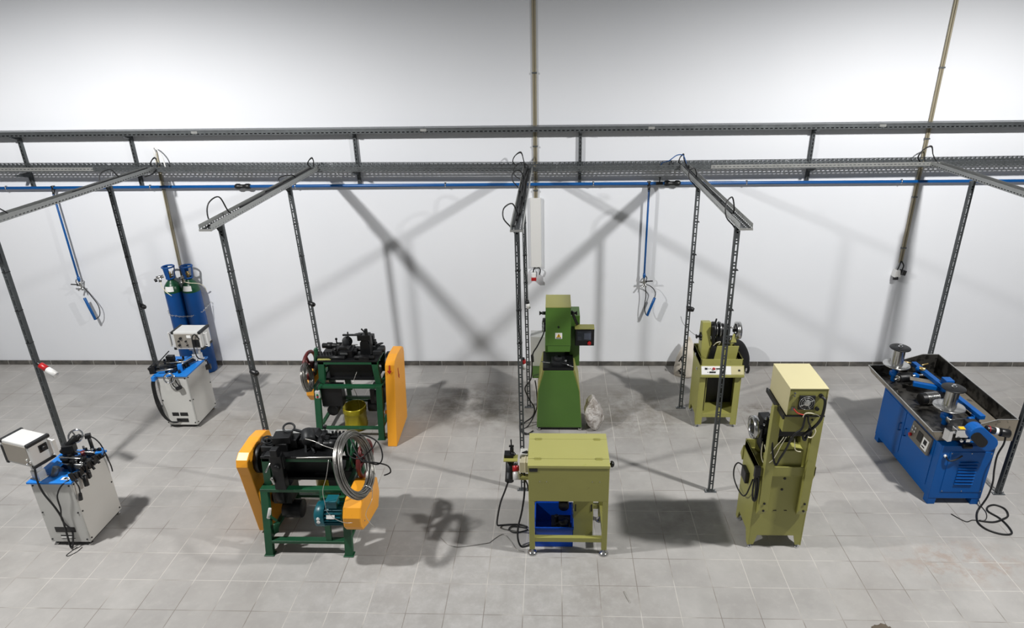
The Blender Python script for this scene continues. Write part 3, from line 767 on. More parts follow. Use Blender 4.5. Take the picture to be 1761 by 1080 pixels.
# tool gear on top
def clutter(t, base, seed, n, box, mat_='black'):
    rnd = random.Random(seed); m = M()
    x0, x1, y0, y1, z0, z1 = box
    for _ in range(n):
        cx, cy = rnd.uniform(x0, x1), rnd.uniform(y0, y1)
        sx, sy, sz = rnd.uniform(0.014,0.05), rnd.uniform(0.014,0.05), rnd.uniform(0.015, z1-z0)
        k = rnd.random()
        if k < 0.5: m.obox((cx,cy,z0+sz/2),(sx,sy,sz),rotz(rnd.choice((0,0,0.4,-0.5,1.2))))
        elif k < 0.75: m.cyl((cx,cy,z0),(cx,cy,z0+sz),sx/2.4,n=12)
        else:
            a = rnd.uniform(-0.4,0.4); m.cyl((cx-0.04*cos(a),cy-0.04*sin(a),z0+sz*0.8),(cx+0.04*cos(a),cy+0.04*sin(a),z0+sz*0.8),0.009,n=10)
    return m
hub = Vector((-4.66,-3.40,0.98))
part(t, 'clamp_block', clutter(t,None,3,34,(-4.75,-4.49,-3.68,-3.38,0.757,0.87)), 'black', 0.002, each=True)
part(t, 'slide_rail', M().bar((-4.78,-3.50,0.80),(-4.45,-3.56,0.80),0.05,0.04).bar((-4.72,-3.60,0.79),(-4.47,-3.66,0.79),0.03,0.035), 'darkgrey', 0.003)
part(t, 'guide_rod', M().cyl((-4.72,-3.62,0.815),(-4.46,-3.64,0.815),0.011).cyl((-4.70,-3.48,0.86),(-4.44,-3.50,0.86),0.010).cyl((-4.75,-3.56,0.845),(-4.52,-3.58,0.845),0.008), 'steel', each=True)
part(t, 'blue_bracket', M().obox((-4.74,-3.66,0.80),(0.10,0.13,0.015),euler(0.35,0,-0.5)).obox((-4.47,-3.40,0.80),(0.06,0.09,0.04),rotz(0.4)).box(-4.80,-4.74,-3.50,-3.42,0.757,0.83), 'plate_blue', 0.003)
part(t, 'tool_head', M().obox((-4.70,-3.47,0.89),(0.10,0.09,0.09),rotz(0.3)).cyl((-4.76,-3.5,0.86),(-4.64,-3.43,0.99),0.028).cyl((-4.66,-3.43,0.93),(-4.62,-3.39,0.99),0.02), 'black', 0.004)
w = part(t, 'handwheel', M().torus(hub,(0.25,-0.75,0.6),0.062,0.009,36,8), 'chrome')
nrm = Vector((0.25,-0.75,0.6)).normalized(); u = nrm.orthogonal().normalized(); v = nrm.cross(u); m = M()
for k in range(3):
    a = k*2*pi/3+0.3; m.cyl(hub, hub+(u*cos(a)+v*sin(a))*0.06, 0.006, n=8)
m.cyl(hub-nrm*0.10, hub+nrm*0.015, 0.014, n=12)
part(w, 'wheel_hub', m, 'darkgrey')
part(t, 'gun_holder', M().cyl((-4.53,-3.40,0.80),(-4.55,-3.38,0.95),0.016).obox((-4.555,-3.38,0.97),(0.05,0.045,0.04),rotz(0.5)), 'blackp', 0.004)
part(t, 'red_knob', M().cyl((-4.56,-3.49,0.83),(-4.555,-3.50,0.87),0.02,n=16), 'maroon')
m = M()
rnd = random.Random(8)
for k in range(16):
    f = k/15; c = Vector((-4.465+0.02*rnd.random(), -3.81+0.40*f, 0.775+0.035*rnd.random()))
    m.obox(c, (0.035+0.03*rnd.random(), 0.022, 0.05+0.04*rnd.random()), euler(rnd.uniform(-.2,.2), rnd.uniform(-.4,.1), rnd.uniform(-.3,.3)))
    if k % 3 == 0: m.cyl(c+Vector((0.01,0,-0.02)), c+Vector((0.035,-0.005,-0.055)), 0.012, n=10)
m.cyl((-4.44,-3.70,0.74),(-4.425,-3.72,0.64),0.022,n=14).obox((-4.44,-3.64,0.71),(0.025,0.04,0.08),rotz(0.1)).box(-4.475,-4.455,-3.80,-3.42,0.757,0.785)
part(t, 'valve_fitting', M().cyl((-4.50,-3.62,0.82),(-4.48,-3.64,0.845),0.012).cyl((-4.52,-3.45,0.83),(-4.50,-3.44,0.86),0.012).cyl((-4.60,-3.42,0.84),(-4.60,-3.42,0.88),0.010).box(-4.56,-4.54,-3.62,-3.60,0.80,0.85), 'steel', 0.001)
part(t, 'pneumatic_valve', m, 'blackp', 0.006, each=True)
part(t, 'clear_cup', M().cyl((-4.70,-3.73,0.76),(-4.675,-3.705,0.84),0.03,n=18), 'galv')
part(t, 'supply_cable', M().tube([(-4.76,-3.83,0.95),(-4.765,-3.85,0.80),(-4.74,-3.86,0.66),(-4.68,-3.86,0.50),(-4.66,-3.85,0.36),(-4.665,-3.85,0.22),(-4.665,-3.86,0.06),(-4.65,-3.87,0.02),(-4.63,-3.87,0.05),(-4.615,-3.85,0.14),(-4.62,-3.83,0.19)],0.0085), 'cable')
part(t, 'supply_cable', M().tube([(-4.51,-3.80,0.765),(-4.56,-3.85,0.73),(-4.62,-3.86,0.62),(-4.63,-3.86,0.48),(-4.66,-3.855,0.35),(-4.62,-3.85,0.25),(-4.60,-3.83,0.20)],0.007), 'cable')
part(t, 'pendant_lead', M().tube([(-4.47,-3.78,0.73),(-4.445,-3.79,0.68),(-4.45,-3.795,0.60)],0.006).cyl((-4.45,-3.795,0.61),(-4.46,-3.80,0.54),0.014,0.019,14), 'blackp')
part(t, 'air_line', M().tube([(-4.545,-3.38,0.97),(-4.50,-3.37,0.93),(-4.46,-3.37,0.86),(-4.455,-3.36,0.76),(-4.45,-3.34,0.60),(-4.455,-3.335,0.52)],0.006).tube([(-4.47,-3.36,0.80),(-4.45,-3.35,0.72),(-4.46,-3.335,0.62)],0.004), 'cable')
t2 = M().tube([(-4.62,-3.84,0.004),(-4.64,-3.90,0.004),(-4.65,-3.95,0.004),(-4.62,-3.955,0.004),(-4.58,-3.90,0.004),(-4.57,-3.84,0.004)],0.0035)
solo('loose_wire', t2, 'cable', (-4.62,-3.9,0), 'thin dark wire loop lying on the floor before the front left grey machine', 'wire')

# rear left machine
x0, x1, y0, y1 = -4.885, -4.495, -1.735, -1.245
t = thing('wire_forming_machine', (-4.69,-1.49,0), 'light grey cabinet machine with blue top in front of the gas cylinders, rear left', 'machine', 'grey cabinet machines')
cabinet_base(t, x0, x1, y0, y1, [(-4.79,-4.705,0.175,0.225),(-4.69,-4.59,0.175,0.225),(-4.75,-4.60,0.085,0.14)])
box, at, R = control_box(t, (-4.575,-1.31,1.072), 0.365, 0.23, 0.24, 0.0, (-4.555,-1.315), None)
for (u,z,r) in ((-0.07,0.04,0.016),(-0.10,0.0,0.011),(-0.10,-0.055,0.014),(-0.01,0.0,0.010),(0.0,-0.055,0.010)):
    part(box, 'knob', M().cyl(at(u,-0.118,z),at(u,-0.14,z),r,n=14), 'blackp')
part(box, 'meter', M().obox(at(0.035,-0.12,0.06),(0.055,0.008,0.035),R).obox(at(0.04,-0.125,0.05),(0.035,0.006,0.015),R), 'white', 0.001)
part(box, 'socket_panel', M().obox(at(0.095,-0.12,-0.03),(0.038,0.012,0.10),R).obox(at(0.137,-0.12,-0.03),(0.036,0.012,0.10),R), 'blackp', 0.002)
for s in (-1, 1):
    m = M().tube([at(s*0.18,-0.06,0.085),at(s*0.235,-0.07,0.08),at(s*0.235,-0.07,-0.085),at(s*0.18,-0.06,-0.09)],0.008,8,1)
    m.obox(at(s*0.24,-0.07,0),(0.02,0.03,0.19),R)
    part(box, 'handle', m, 'lgrey', 0.003)
part(t, 'supply_cable', M().tube([at(0.16,-0.12,0.03),at(0.13,-0.14,0.10),at(0.10,-0.16,0.06),at(0.095,-0.16,-0.08),at(0.11,-0.15,-0.22),(-4.44,-1.34,0.76),(-4.43,-1.33,0.68)],0.0075).obox((-4.435,-1.33,0.66),(0.06,0.05,0.06),rotz(0.3)), 'cable')
part(t, 'clamp_block', clutter(t,None,5,34,(-4.89,-4.58,-1.69,-1.38,0.757,0.86)), 'black', 0.002, each=True)
part(t, 'slide_rail', M().bar((-4.88,-1.62,0.80),(-4.60,-1.46,0.80),0.05,0.04).bar((-4.70,-1.70,0.79),(-4.56,-1.40,0.80),0.03,0.035), 'darkgrey', 0.003)
part(t, 'guide_rod', M().cyl((-4.86,-1.72,0.80),(-4.66,-1.70,0.82),0.011).cyl((-4.80,-1.58,0.84),(-4.58,-1.56,0.85),0.010).cyl((-4.62,-1.60,0.83),(-4.55,-1.40,0.84),0.01), 'steel', each=True)
part(t, 'tool_head', M().obox((-4.79,-1.50,0.87),(0.09,0.06,0.07),rotz(0)).obox((-4.93,-1.68,0.80),(0.07,0.07,0.09),rotz(0.3)).cyl((-4.97,-1.68,0.80),(-4.90,-1.66,0.86),0.03).bar((-4.93,-1.62,0.82),(-4.84,-1.42,0.93),0.012,0.012), 'black', 0.004)
part(t, 'blue_bracket', M().box(-4.90,-4.86,-1.80,-1.74,0.70,0.757).obox((-4.62,-1.62,0.80),(0.05,0.05,0.09),rotz(0.4)).obox((-4.61,-1.44,0.82),(0.03,0.12,0.03),rotz(-0.3)), 'plate_blue', 0.003)
hub = Vector((-4.67,-1.80,0.745)); nrm = Vector((0.15,-0.95,0.3)).normalized(); u = nrm.orthogonal().normalized(); v = nrm.cross(u)
w = part(t, 'handwheel', M().torus(hub,nrm,0.060,0.010,36,8), 'chrome')
m = M()
for k in range(3):
    a = k*2*pi/3+0.9; m.cyl(hub, hub+(u*cos(a)+v*sin(a))*0.06, 0.006, n=8)
m.cyl(hub-nrm*0.12, hub+nrm*0.015, 0.014, n=12)
part(w, 'wheel_hub', m, 'chrome')
part(t, 'foot_pedal', M().obox((-4.595,-1.775,0.60),(0.075,0.045,0.045),euler(0,-0.4,0)), 'blackp', 0.012)
part(t, 'hanging_lead', M().tube([(-4.66,-1.77,0.74),(-4.665,-1.78,0.68),(-4.64,-1.785,0.62),(-4.60,-1.78,0.60)],0.0075).tube([(-4.63,-1.77,0.76),(-4.61,-1.78,0.70),(-4.585,-1.78,0.63)],0.0075), 'cable')
m = M()
for k in range(4):
    o = k*0.013
    m.tube([(-4.90+o,-1.76,0.735),(-4.915+o,-1.79,0.66),(-4.925+o,-1.79,0.50),(-4.92+o*1.3,-1.79,0.36),(-4.89+o,-1.785,0.22-o*0.3),(-4.83+o,-1.78,0.13-o*0.4),(-4.75,-1.76,0.105-o*0.4),(-4.70,-1.745,0.11)],0.0065)
part(t, 'hose_bundle', m, 'cable')

# ------------------------------------------------------------------ dark green winding machines (twins, back to back)
def chainwheel(center, normal, R, r, nsp, hubr):
    n = Vector(normal).normalized(); c = Vector(center); u = n.orthogonal().normalized(); v = n.cross(u)
    rim = M().torus(c, n, R, r, 40, 10)
    sp = M()
    for k in range(nsp):
        a = 2*pi*k/nsp + 0.4; sp.cyl(c, c+(u*cos(a)+v*sin(a))*R, r*0.7, n=8)
    sp.cyl(c-n*0.05, c+n*0.05, hubr, n=14)
    return rim, sp
def winding_machine(T, label, tall=True):
    XF.append(T)
    t = thing('winding_machine', (0,0,0), label, 'machine', 'dark green winding machines')
    # splayed stand
    yf, yr, tf, tr = -0.47, 0.31, -0.335, 0.175; H = 0.665; xl, xr = -0.415, 0.42
    for x in (xl, xr-0.075):
        for (yb, yt) in ((yf, tf), (yr-0.05, tr-0.05)):
            m = M()
            xw = 0.072; lip = 0.05
            v = [(x,yb,0.008),(x+xw,yb,0.008),(x+xw,yb+lip,0.008),(x,yb+lip,0.008),(x,yt,H),(x+xw,yt,H),(x+xw,yt+lip,H),(x,yt+lip,H)]
            m._faces(v, [(0,3,2,1),(4,5,6,7),(0,1,5,4),(1,2,6,5),(2,3,7,6),(3,0,4,7)])
            m.box(x-0.012,x+xw+0.012,yb-0.012,yb+lip+0.012,0,0.009)
            part(t, 'leg', m, 'green', 0.003)
    m = M().box(xl,xr,tf-0.005,tf+0.06,H-0.03,H+0.003).box(xl,xr,tr-0.06,tr,H-0.03,H+0.003).box(xl,xl+0.05,tf,tr,H-0.03,H+0.002).box(xr-0.05,xr,tf,tr,H-0.03,H+0.002)
    part(t, 'stand_top', m, 'green', 0.003)
    m = M().box(xl+0.07,xr-0.07,yf+0.025,yf+0.09,0.125,0.155).box(xl+0.07,xr-0.07,yr-0.08,yr-0.04,0.12,0.15).box(xl+0.01,xl+0.05,yf+0.03,yr-0.05,0.12,0.15).box(xr-0.06,xr-0.02,yf+0.03,yr-0.05,0.12,0.15)
    part(t, 'lower_rail', m, 'green', 0.003, each=True)
    m = M().box(xl+0.12,xr-0.1,-0.02,0.02,0.40,0.43).bar((0.17,-0.40,0.30),(0.17,-0.33,0.66),0.05,0.03).bar((0.20,-0.42,0.13),(0.20,-0.39,0.45),0.055,0.03)
    part(t, 'motor_bracket', m, 'green', 0.003)
    # upper frame (tapers in)
    z0, z1 = H+0.003, 0.965; fx0, fx1 = -0.375, 0.345
    m = M()
    for (ya, yb) in ((-0.275,-0.265),(0.115,0.105)):
        sg = 1 if ya < 0 else -1
        y_, y2 = (ya, ya+0.055) if sg > 0 else (ya-0.055, ya)
        m.prism([(fx0-0.02,z0),(fx0+0.05,z0),(fx0+0.075,z1),(fx0,z1)], 'y', y_, y2)
        m.prism([(fx1+0.02,z0),(fx1-0.05,z0),(fx1-0.075,z1),(fx1,z1)], 'y', y_, y2)
        m.box(fx0,fx1,y_,y2,z1-0.035,z1)
    m.box(fx0,fx0+0.05,-0.27,0.11,z1-0.035,z1).box(fx1-0.05,fx1,-0.27,0.11,z1-0.035,z1)
    part(t, 'upper_frame', m, 'green', 0.003)
    part(t, 'bed', M().box(fx0-0.005,fx1+0.005,-0.28,0.12,z1,z1+0.022).box(fx0+0.03,fx1-0.03,-0.22,0.06,z0+0.02,z0+0.05).box(fx0+0.10,fx1-0.09,-0.15,0.02,z0,z1), 'black', 0.004)
    # gearbox + heads
    part(t, 'gearbox', M().box(-0.06,0.16,-0.13,0.04,0.987,1.075).prism([(-0.02,1.075),(0.12,1.075),(0.09,1.115),(0.01,1.115)],'y',-0.10,0.02).cyl((-0.10,-0.05,1.03),(0.2,-0.05,1.03),0.035).box(0.0,0.10,0.035,0.055,1.02,1.06), 'black', 0.006)
    part(t, 'name_plate', M().box(-0.01,0.08,0.055,0.059,1.035,1.06), 'galv')
    part(t, 'spindle', M().cyl((0.08,-0.16,1.05),(0.36,-0.16,1.05),0.032).cyl((0.12,-0.16,1.05),(0.18,-0.16,1.05),0.042).cyl((0.24,-0.16,1.05),(0.30,-0.16,1.05),0.042).cyl((0.18,-0.16,1.08),(0.18,-0.16,1.135),0.008,0.008).cyl((0.18,-0.16,1.13),(0.18,-0.16,1.15),0.014).cyl((-0.30,-0.10,1.03),(-0.06,-0.10,1.03),0.025), 'black')
    sl = part(t, 'vertical_slide', M().box(-0.255,-0.15,-0.36,-0.285,0.68,1.05).box(-0.235,-0.17,-0.375,-0.30,1.05,1.12).box(-0.27,-0.14,-0.34,-0.285,0.90,1.02).cyl((-0.20,-0.385,0.93),(-0.20,-0.345,0.93),0.03), 'black', 0.006)
    if tall:
        part(sl, 'column', M().prism([(-0.27,0.987),(-0.14,0.987),(-0.15,1.15),(-0.18,1.20),(-0.24,1.20),(-0.265,1.12)],'y',-0.12,-0.02).obox((-0.20,-0.06,1.22),(0.15,0.10,0.07),rotz(0.1)).cyl((-0.235,-0.04,1.2),(-0.24,-0.03,1.33),0.02).cyl((-0.24,-0.03,1.27),(-0.19,-0.02,1.34),0.009), 'black', 0.005)
        part(sl, 'column_blade', M().box(-0.285,-0.265,-0.09,-0.02,1.0,1.25), 'darkgrey', 0.002)
    else:
        part(sl, 'tool_block', M().box(-0.26,-0.15,-0.20,-0.07,0.987,1.07).obox((-0.205,-0.13,1.10),(0.16,0.13,0.07),rotz(0.12)).box(-0.14,-0.07,-0.16,-0.05,1.0,1.09), 'black', 0.006)
        part(sl, 'ring_handle', M().torus((-0.17,-0.05,1.155),(0.2,-0.35,0.9),0.05,0.010,28,8).bar((-0.12,-0.06,1.14),(0.05,-0.10,1.12),0.022,0.016), 'darkgrey')
    part(sl, 'crank_grip', M().cyl((-0.27,-0.30,0.95),(-0.31,-0.37,0.88),0.013,0.008,12), 'steel')
    part(sl, 'lower_nut', M().cyl((-0.245,-0.375,0.76),(-0.26,-0.375,0.83),0.013).cyl((-0.28,-0.36,0.80),(-0.26,-0.36,0.80),0.010), 'steel')
    part(t, 'small_handwheel', M().torus((-0.35,-0.14,1.08),(0.25,-0.2,0.95),0.045,0.008,28,8).cyl((-0.35,-0.14,1.0),(-0.35,-0.14,1.09),0.012).bar((-0.39,-0.15,1.08),(-0.31,-0.13,1.085),0.01,0.008), 'darkgrey')
    part(t, 'bearing_block', M().box(-0.40,-0.29,-0.20,-0.02,0.987,1.04).cyl((-0.42,-0.11,1.03),(-0.27,-0.11,1.03),0.04).box(-0.345,-0.27,-0.28,-0.20,0.987,1.0), 'darkgrey', 0.006)
    if tall: part(t, 'guide_hook', M().bar((-0.14,-0.04,1.25),(0.06,-0.07,1.235),0.02,0.02).torus((-0.13,-0.05,1.255),(0.1,-0.25,1),0.045,0.008,24,8).cyl((0.0,-0.08,1.02),(0.0,-0.08,1.27),0.009), 'darkgrey')
    part(t, 'guide_arm', M().cyl((0.0,-0.14,1.0),(0.0,-0.14,1.14),0.010).bar((0.02,-0.20,0.98),(0.0,-0.10,1.15),0.018,0.014).bar((0.11,-0.22,0.99),(0.05,-0.16,1.06),0.016,0.012), 'darkgrey')
    part(t, 'guide_plate', M().cyl((0.02,-0.09,1.14),(0.06,-0.19,1.10),0.06,n=20), 'darkgrey')
    m = M()
    for k in range(5):
        m.cyl((0.20+k*0.035,0.03+k*0.003,0.987),(0.205+k*0.035,0.035,1.055),0.007,n=10); m.cyl((0.205+k*0.035,0.035,1.05),(0.206+k*0.035,0.035,1.062),0.011,n=10)
    m.cyl((0.13,0.05,0.98),(0.13,0.05,1.09),0.006).cyl((0.13,0.04,1.09),(0.13,0.06,1.12),0.018)
    part(t, 'adjusting_stud', m, 'black')
    part(t, 'straightener', M().box(0.18,0.36,0.0,0.08,0.987,1.02).cyl((0.02,0.07,1.0),(0.20,0.07,1.0),0.03).box(-0.28,-0.16,0.05,0.12,0.987,1.03).cyl((-0.10,0.08,1.01),(-0.34,0.08,1.01),0.022), 'black', 0.004)
    part(t, 'feed_rod', M().cyl((-0.03,-0.30,0.995),(0.38,-0.29,1.0),0.006,n=10), 'wire_thin')
    # belt guard
    prof = [(-0.17,0.035),(-0.30,0.80),(-0.325,0.90),(-0.305,0.965),(-0.24,1.005),(0.0,1.02),(0.14,1.0),(0.20,0.965),(0.45,0.0),(0.36,0.0)]
    g = part(t, 'belt_guard', M().prism([(y_,z_) for y_,z_ in prof], 'x', -0.60, -0.488), 'yellow', 0.008)
    part(g, 'guard_stay', M().box(-0.49,-0.42,0.15,0.18,0.29,0.325), 'yellow')
    arr = M()
    def arrow(cy, cz, face):
        if face == 'side':
            arr.prism([(cy-0.012,cz-0.05),(cy+0.008,cz-0.05),(cy+0.012,cz+0.05),(cy-0.005,cz+0.055)],'x',-0.601,-0.6035)
            arr.prism([(cy-0.03,cz-0.045),(cy+0.025,cz-0.04),(cy-0.01,cz-0.09)],'x',-0.601,-0.6035)
    arrow(0.05, 0.80, 'side')
    q = Vector((-0.545, 0.145, 1.0)); 
    R_ = euler(-0.75,0,pi)
    arr.obox((-0.545,0.215,0.935),(0.016,0.07,0.004),Matrix.Rotation(radians(-72),3,'X'))
    arr._faces([(-0.575,0.233,0.91),(-0.515,0.233,0.91),(-0.545,0.244,0.868)],[(0,1,2)])
    part(g, 'red_arrow', arr, 'redink')
    # flywheel + belt side
    part(t, 'inner_pulley', M().cyl((-0.485,-0.1,0.85),(-0.44,-0.1,0.85),0.14,n=30).cyl((-0.485,0.03,0.30),(-0.44,0.03,0.30),0.06,n=24).cyl((-0.47,-0.1,0.85),(-0.30,-0.1,0.85),0.025), 'black')
    rim, sp = chainwheel((0.52,-0.07,0.83),(1,-0.10,0),0.165,0.022,3,0.045)
    w = part(t, 'flywheel', rim, 'maroon'); part(w, 'wheel_hub', sp, 'maroon')
    part(t, 'wheel_shaft', M().cyl((0.30,-0.06,0.83),(0.56,-0.075,0.83),0.02).cyl((0.40,-0.06,0.83),(0.44,-0.06,0.83),0.06), 'darkgrey')
    if not tall:
      rim, sp = chainwheel((0.435,-0.03,0.88),(1,-0.05,0),0.15,0.014,4,0.04)
      w = part(t, 'green_wheel', rim, 'green'); part(w, 'wheel_hub', sp, 'green')
    part(t, 'side_arm', M().bar((0.40,-0.02,1.08),(0.32,-0.02,0.67),0.03,0.06).bar((0.40,-0.04,1.06),(0.52,-0.16,0.62),0.025,0.05), 'green', 0.003)
    # motor
    mo = M().cyl((0.19,-0.53,0.56),(0.27,-0.53,0.56),0.112,0.112,28).lathe([(0,0),(0.06,0.0),(0.10,0.02),(0.113,0.05)],(0.165,-0.53,0.56),(1,0,0),28).cyl((0.27,-0.53,0.56),(0.43,-0.53,0.56),0.085,n=24)
    mm = part(t, 'motor', mo, 'teal')
    m = M()
    for k in range(20):
        a = 2*pi*k/20; m.bar((0.272,-0.53+cos(a)*0.094,0.56+sin(a)*0.094),(0.42,-0.53+cos(a)*0.094,0.56+sin(a)*0.094),0.005,0.02,(0,cos(a),sin(a)))
    part(mm, 'cooling_fins', m, 'teal')
    part(mm, 'terminal_box', M().box(0.29,0.385,-0.58,-0.49,0.65,0.72).box(0.285,0.39,-0.585,-0.485,0.715,0.735), 'teal', 0.006)
    part(mm, 'rating_plate', M().obox((0.335,-0.628,0.60),(0.075,0.004,0.035),euler(-0.35,0,0)), 'white')
    part(mm, 'decal', M().cyl((0.225,-0.636,0.585),(0.225,-0.641,0.586),0.016,n=18).cyl((0.225,-0.638,0.553),(0.225,-0.644,0.553),0.016,n=18), 'white')
    part(mm, 'motor_plate', M().box(0.20,0.42,-0.46,-0.43,0.42,0.68), 'green', 0.003)
    bg_ = [(-0.64,0.50),(-0.645,0.60),(-0.60,0.68),(-0.50,0.715),(-0.20,0.70),(-0.05,0.60),(-0.03,0.42),(-0.12,0.30),(-0.45,0.38),(-0.60,0.44)]
    bgp = part(t, 'small_belt_guard', M().prism(bg_, 'x', 0.445, 0.61), 'yellow', 0.012)
    part(bgp, 'guard_screw', M().cyl((0.61,-0.55,0.5),(0.614,-0.55,0.5),0.008,n=10), 'steel')
    part(t, 'drive_gear', M().cyl((-0.36,-0.05,0.45),(-0.28,-0.05,0.45),0.14,n=30).cyl((-0.33,-0.10,0.26),(-0.15,-0.10,0.26),0.09,n=24).box(-0.40,-0.22,-0.16,0.05,0.36,0.55), 'black', 0.004)
    if not tall: part(t, 'rear_bar', M().box(-0.36,0.22,0.03,0.09,1.035,1.045).box(-0.36,-0.34,0.04,0.08,0.985,1.04).box(0.18,0.20,0.04,0.08,0.985,1.04), 'galv_light', 0.002)
    part(t, 'gear_housing', M().box(0.10,0.36,0.0,0.13,0.36,0.63).cyl((0.24,-0.02,0.30),(0.24,0.13,0.30),0.07,n=24), 'black', 0.006)
    part(t, 'foot_lever', M().bar((-0.33,-0.36,0.18),(-0.29,-0.40,0.33),0.05,0.02).bar((-0.32,-0.33,0.30),(-0.33,-0.42,0.43),0.02,0.02), 'green', 0.003)
    part(t, 'lever_grip', M().cyl((-0.345,-0.41,0.40),(-0.32,-0.40,0.50),0.018,0.014,12), 'lgrey')
    # control switch on the far leg
    s = part(t, 'switch_box', M().box(0.32,0.375,0.225,0.265,0.55,0.645), 'lgrey', 0.006)
    part(s, 'push_button', M().cyl((0.347,0.262,0.60),(0.347,0.272,0.60),0.013,n=12), 'greenbtn')
    part(s, 'stop_button', M().cyl((0.347,0.262,0.573),(0.347,0.274,0.573),0.013,n=12), 'red')
    part(s, 'lead', M().tube([(0.35,0.24,0.645),(0.35,0.22,0.69),(0.33,0.17,0.72),(0.36,0.12,0.70)],0.006), 'cable')
    XF.pop(); return t
T4 = Matrix.Translation((-2.315,-3.45,0))
T3 = Matrix.Translation((-2.475,-1.67,0)) @ Matrix.Rotation(pi,4,'Z')
winding_machine(T4, 'dark green winding machine in front, with teal motor and big wire coil', False)
m3 = winding_machine(T3, 'dark green winding machine at the rear, tall yellow belt guard on its right side')
part(m3, 'note_paper', M().obox((-2.74,-1.74,0.992),(0.16,0.10,0.003),rotz(0.05)), 'olive_y')
# wire coils
def coil(c, n, R, r, turns, label, seed, xs=1.0):
    rnd = random.Random(seed); t = thing('wire_coil', c, label, 'wire coil', 'steel wire coils on the green machines')
    m = M(); n = Vector(n).normalized()
    for k in range(turns):
        a = rnd.uniform(0, 2*pi); q = r*math.sqrt(rnd.random())
        cc = Vector(c) + n*(q*sin(a)) + Vector((rnd.uniform(-.004,.004),0,rnd.uniform(-.008,.008)))
        m.torus(cc, (n+Vector((rnd.uniform(-.03,.03),rnd.uniform(-.03,.03),rnd.uniform(-.03,.03)))), R+q*cos(a), 0.0045, 56, 5)
    part(t, 'strands', m, 'wire')
    return t
cn = Vector((0.95,-0.08,0.30))
ct = coil((-1.775,-3.86,1.005), cn, 0.275, 0.034, 60, 'large silver steel wire coil leaning on the right end of the front green machine', 4)
part(ct, 'tie_wire', M().torus(Vector((-1.685,-3.86,0.745)), (0.3,0.9,0.3), 0.042, 0.004, 20, 6), 'wire_thin')
part(ct, 'loose_end', M().tube([(-1.93,-3.90,1.20),(-2.05,-3.80,1.16),(-2.15,-3.76,1.18),(-2.25,-3.72,1.18)],0.0035).tube([(-1.98,-3.92,1.10),(-1.99,-4.0,0.98),(-2.03,-4.03,0.85),(-2.02,-4.05,0.72),(-2.0,-4.08,0.66),(-1.93,-4.1,0.6),(-1.85,-4.1,0.56),(-1.78,-4.1,0.56)],0.0025).tube([(-1.66,-3.8,0.75),(-1.63,-3.95,0.70),(-1.67,-4.05,0.60),(-1.62,-4.0,0.42)],0.0025), 'wire_thin')
cb = thing('cable_bundle', (-1.72,-3.66,1.1), 'loose black cable bundle hung on the handwheel of the front green machine', 'cable')
m = M()
m.tube([(-1.86,-3.62,1.14),(-1.72,-3.66,1.18),(-1.60,-3.68,1.12),(-1.56,-3.72,1.0),(-1.60,-3.75,0.93),(-1.72,-3.74,0.96),(-1.84,-3.68,1.0)],0.0065)
m.tube([(-1.88,-3.60,1.12),(-1.80,-3.72,1.05),(-1.74,-3.76,0.97),(-1.62,-3.74,0.94),(-1.52,-3.73,0.90),(-1.50,-3.73,0.83),(-1.56,-3.74,0.80)],0.0065)
m.tube([(-1.90,-3.64,1.10),(-1.86,-3.74,1.02),(-1.76,-3.76,1.0),(-1.66,-3.70,1.06),(-1.62,-3.66,1.12)],0.006)
part(cb, 'lead', m, 'cable')
coil((-2.965,-1.80,0.765), (0.95,0.16,0.12), 0.145, 0.036, 36, 'grey steel wire coil hanging at the left end of the rear green machine', 9)
# buckets
def bucket(x, y, z, label, dark=False):
    t = thing('bucket', (x, y, z), label, 'bucket', 'mustard metal buckets of the green machines')
    R = 0.138
    m = M().lathe([(0,0.0),(R-0.006,0.0),(R-0.004,0.03),(R+0.004,0.036),(R-0.002,0.045),(R+0.005,0.055),(R-0.001,0.066),(R-0.001,0.235),(R+0.007,0.245),(R,0.257),(R+0.008,0.268),(R+0.001,0.28),(R+0.008,0.292),(R+0.003,0.31),(R-0.003,0.31),(R-0.006,0.02),(0,0.012)], (x,y,z), (0,0,1), 40)
    part(t, 'pail', m, 'bucket')
    return t
bucket(-2.48,-1.69,0.0,'mustard yellow metal bucket on the floor under the rear green machine')
bucket(-2.42,-2.93,0.0,'mustard metal bucket on the floor behind the front green machine')
solo('hanging_wire', M().tube([(-2.38,-1.72,0.80),(-2.41,-1.78,0.72),(-2.43,-1.80,0.665),(-2.435,-1.70,0.5),(-2.44,-1.62,0.30),(-2.45,-1.60,0.12)],0.003), 'wire', (-2.44,-1.7,0.1), 'thin steel wire running down from the rear green machine into the yellow bucket', 'wire')

# ------------------------------------------------------------------ tall green press (centre)
t = thing('tapping_press', (0.07,-1.5,0), 'tall moss green press with a display on its right, centre of the hall', 'machine')
x0, x1 = -0.205, 0.352; yf = -1.76
out = [(-0.205,0.05),(0.352,0.05),(0.312,0.56),(0.235,0.84),(-0.105,0.84),(-0.182,0.56)]
part(t, 'front_cover', M().prism(out, 'y', yf, yf+0.02), 'dgreen', 0.004)
out2 = [(x-0.012 if x<0.07 else x+0.012, z) for x,z in out]
part(t, 'base_body', M().prism([(-0.205,0.05),(0.352,0.05),(0.322,0.55),(0.262,0.83),(-0.132,0.83),(-0.192,0.55)], 'y', yf+0.021, -1.22), 'olive', 0.005)
part(t, 'plinth', M().box(-0.19,0.34,-1.74,-1.24,0.02,0.05), 'blackp')
for (x, y) in ((-0.18,-1.73),(0.33,-1.73),(-0.18,-1.25),(0.33,-1.25)):
    part(t, 'foot', M().cyl((x,y,0),(x,y,0.03),0.025,n=16), 'steel')
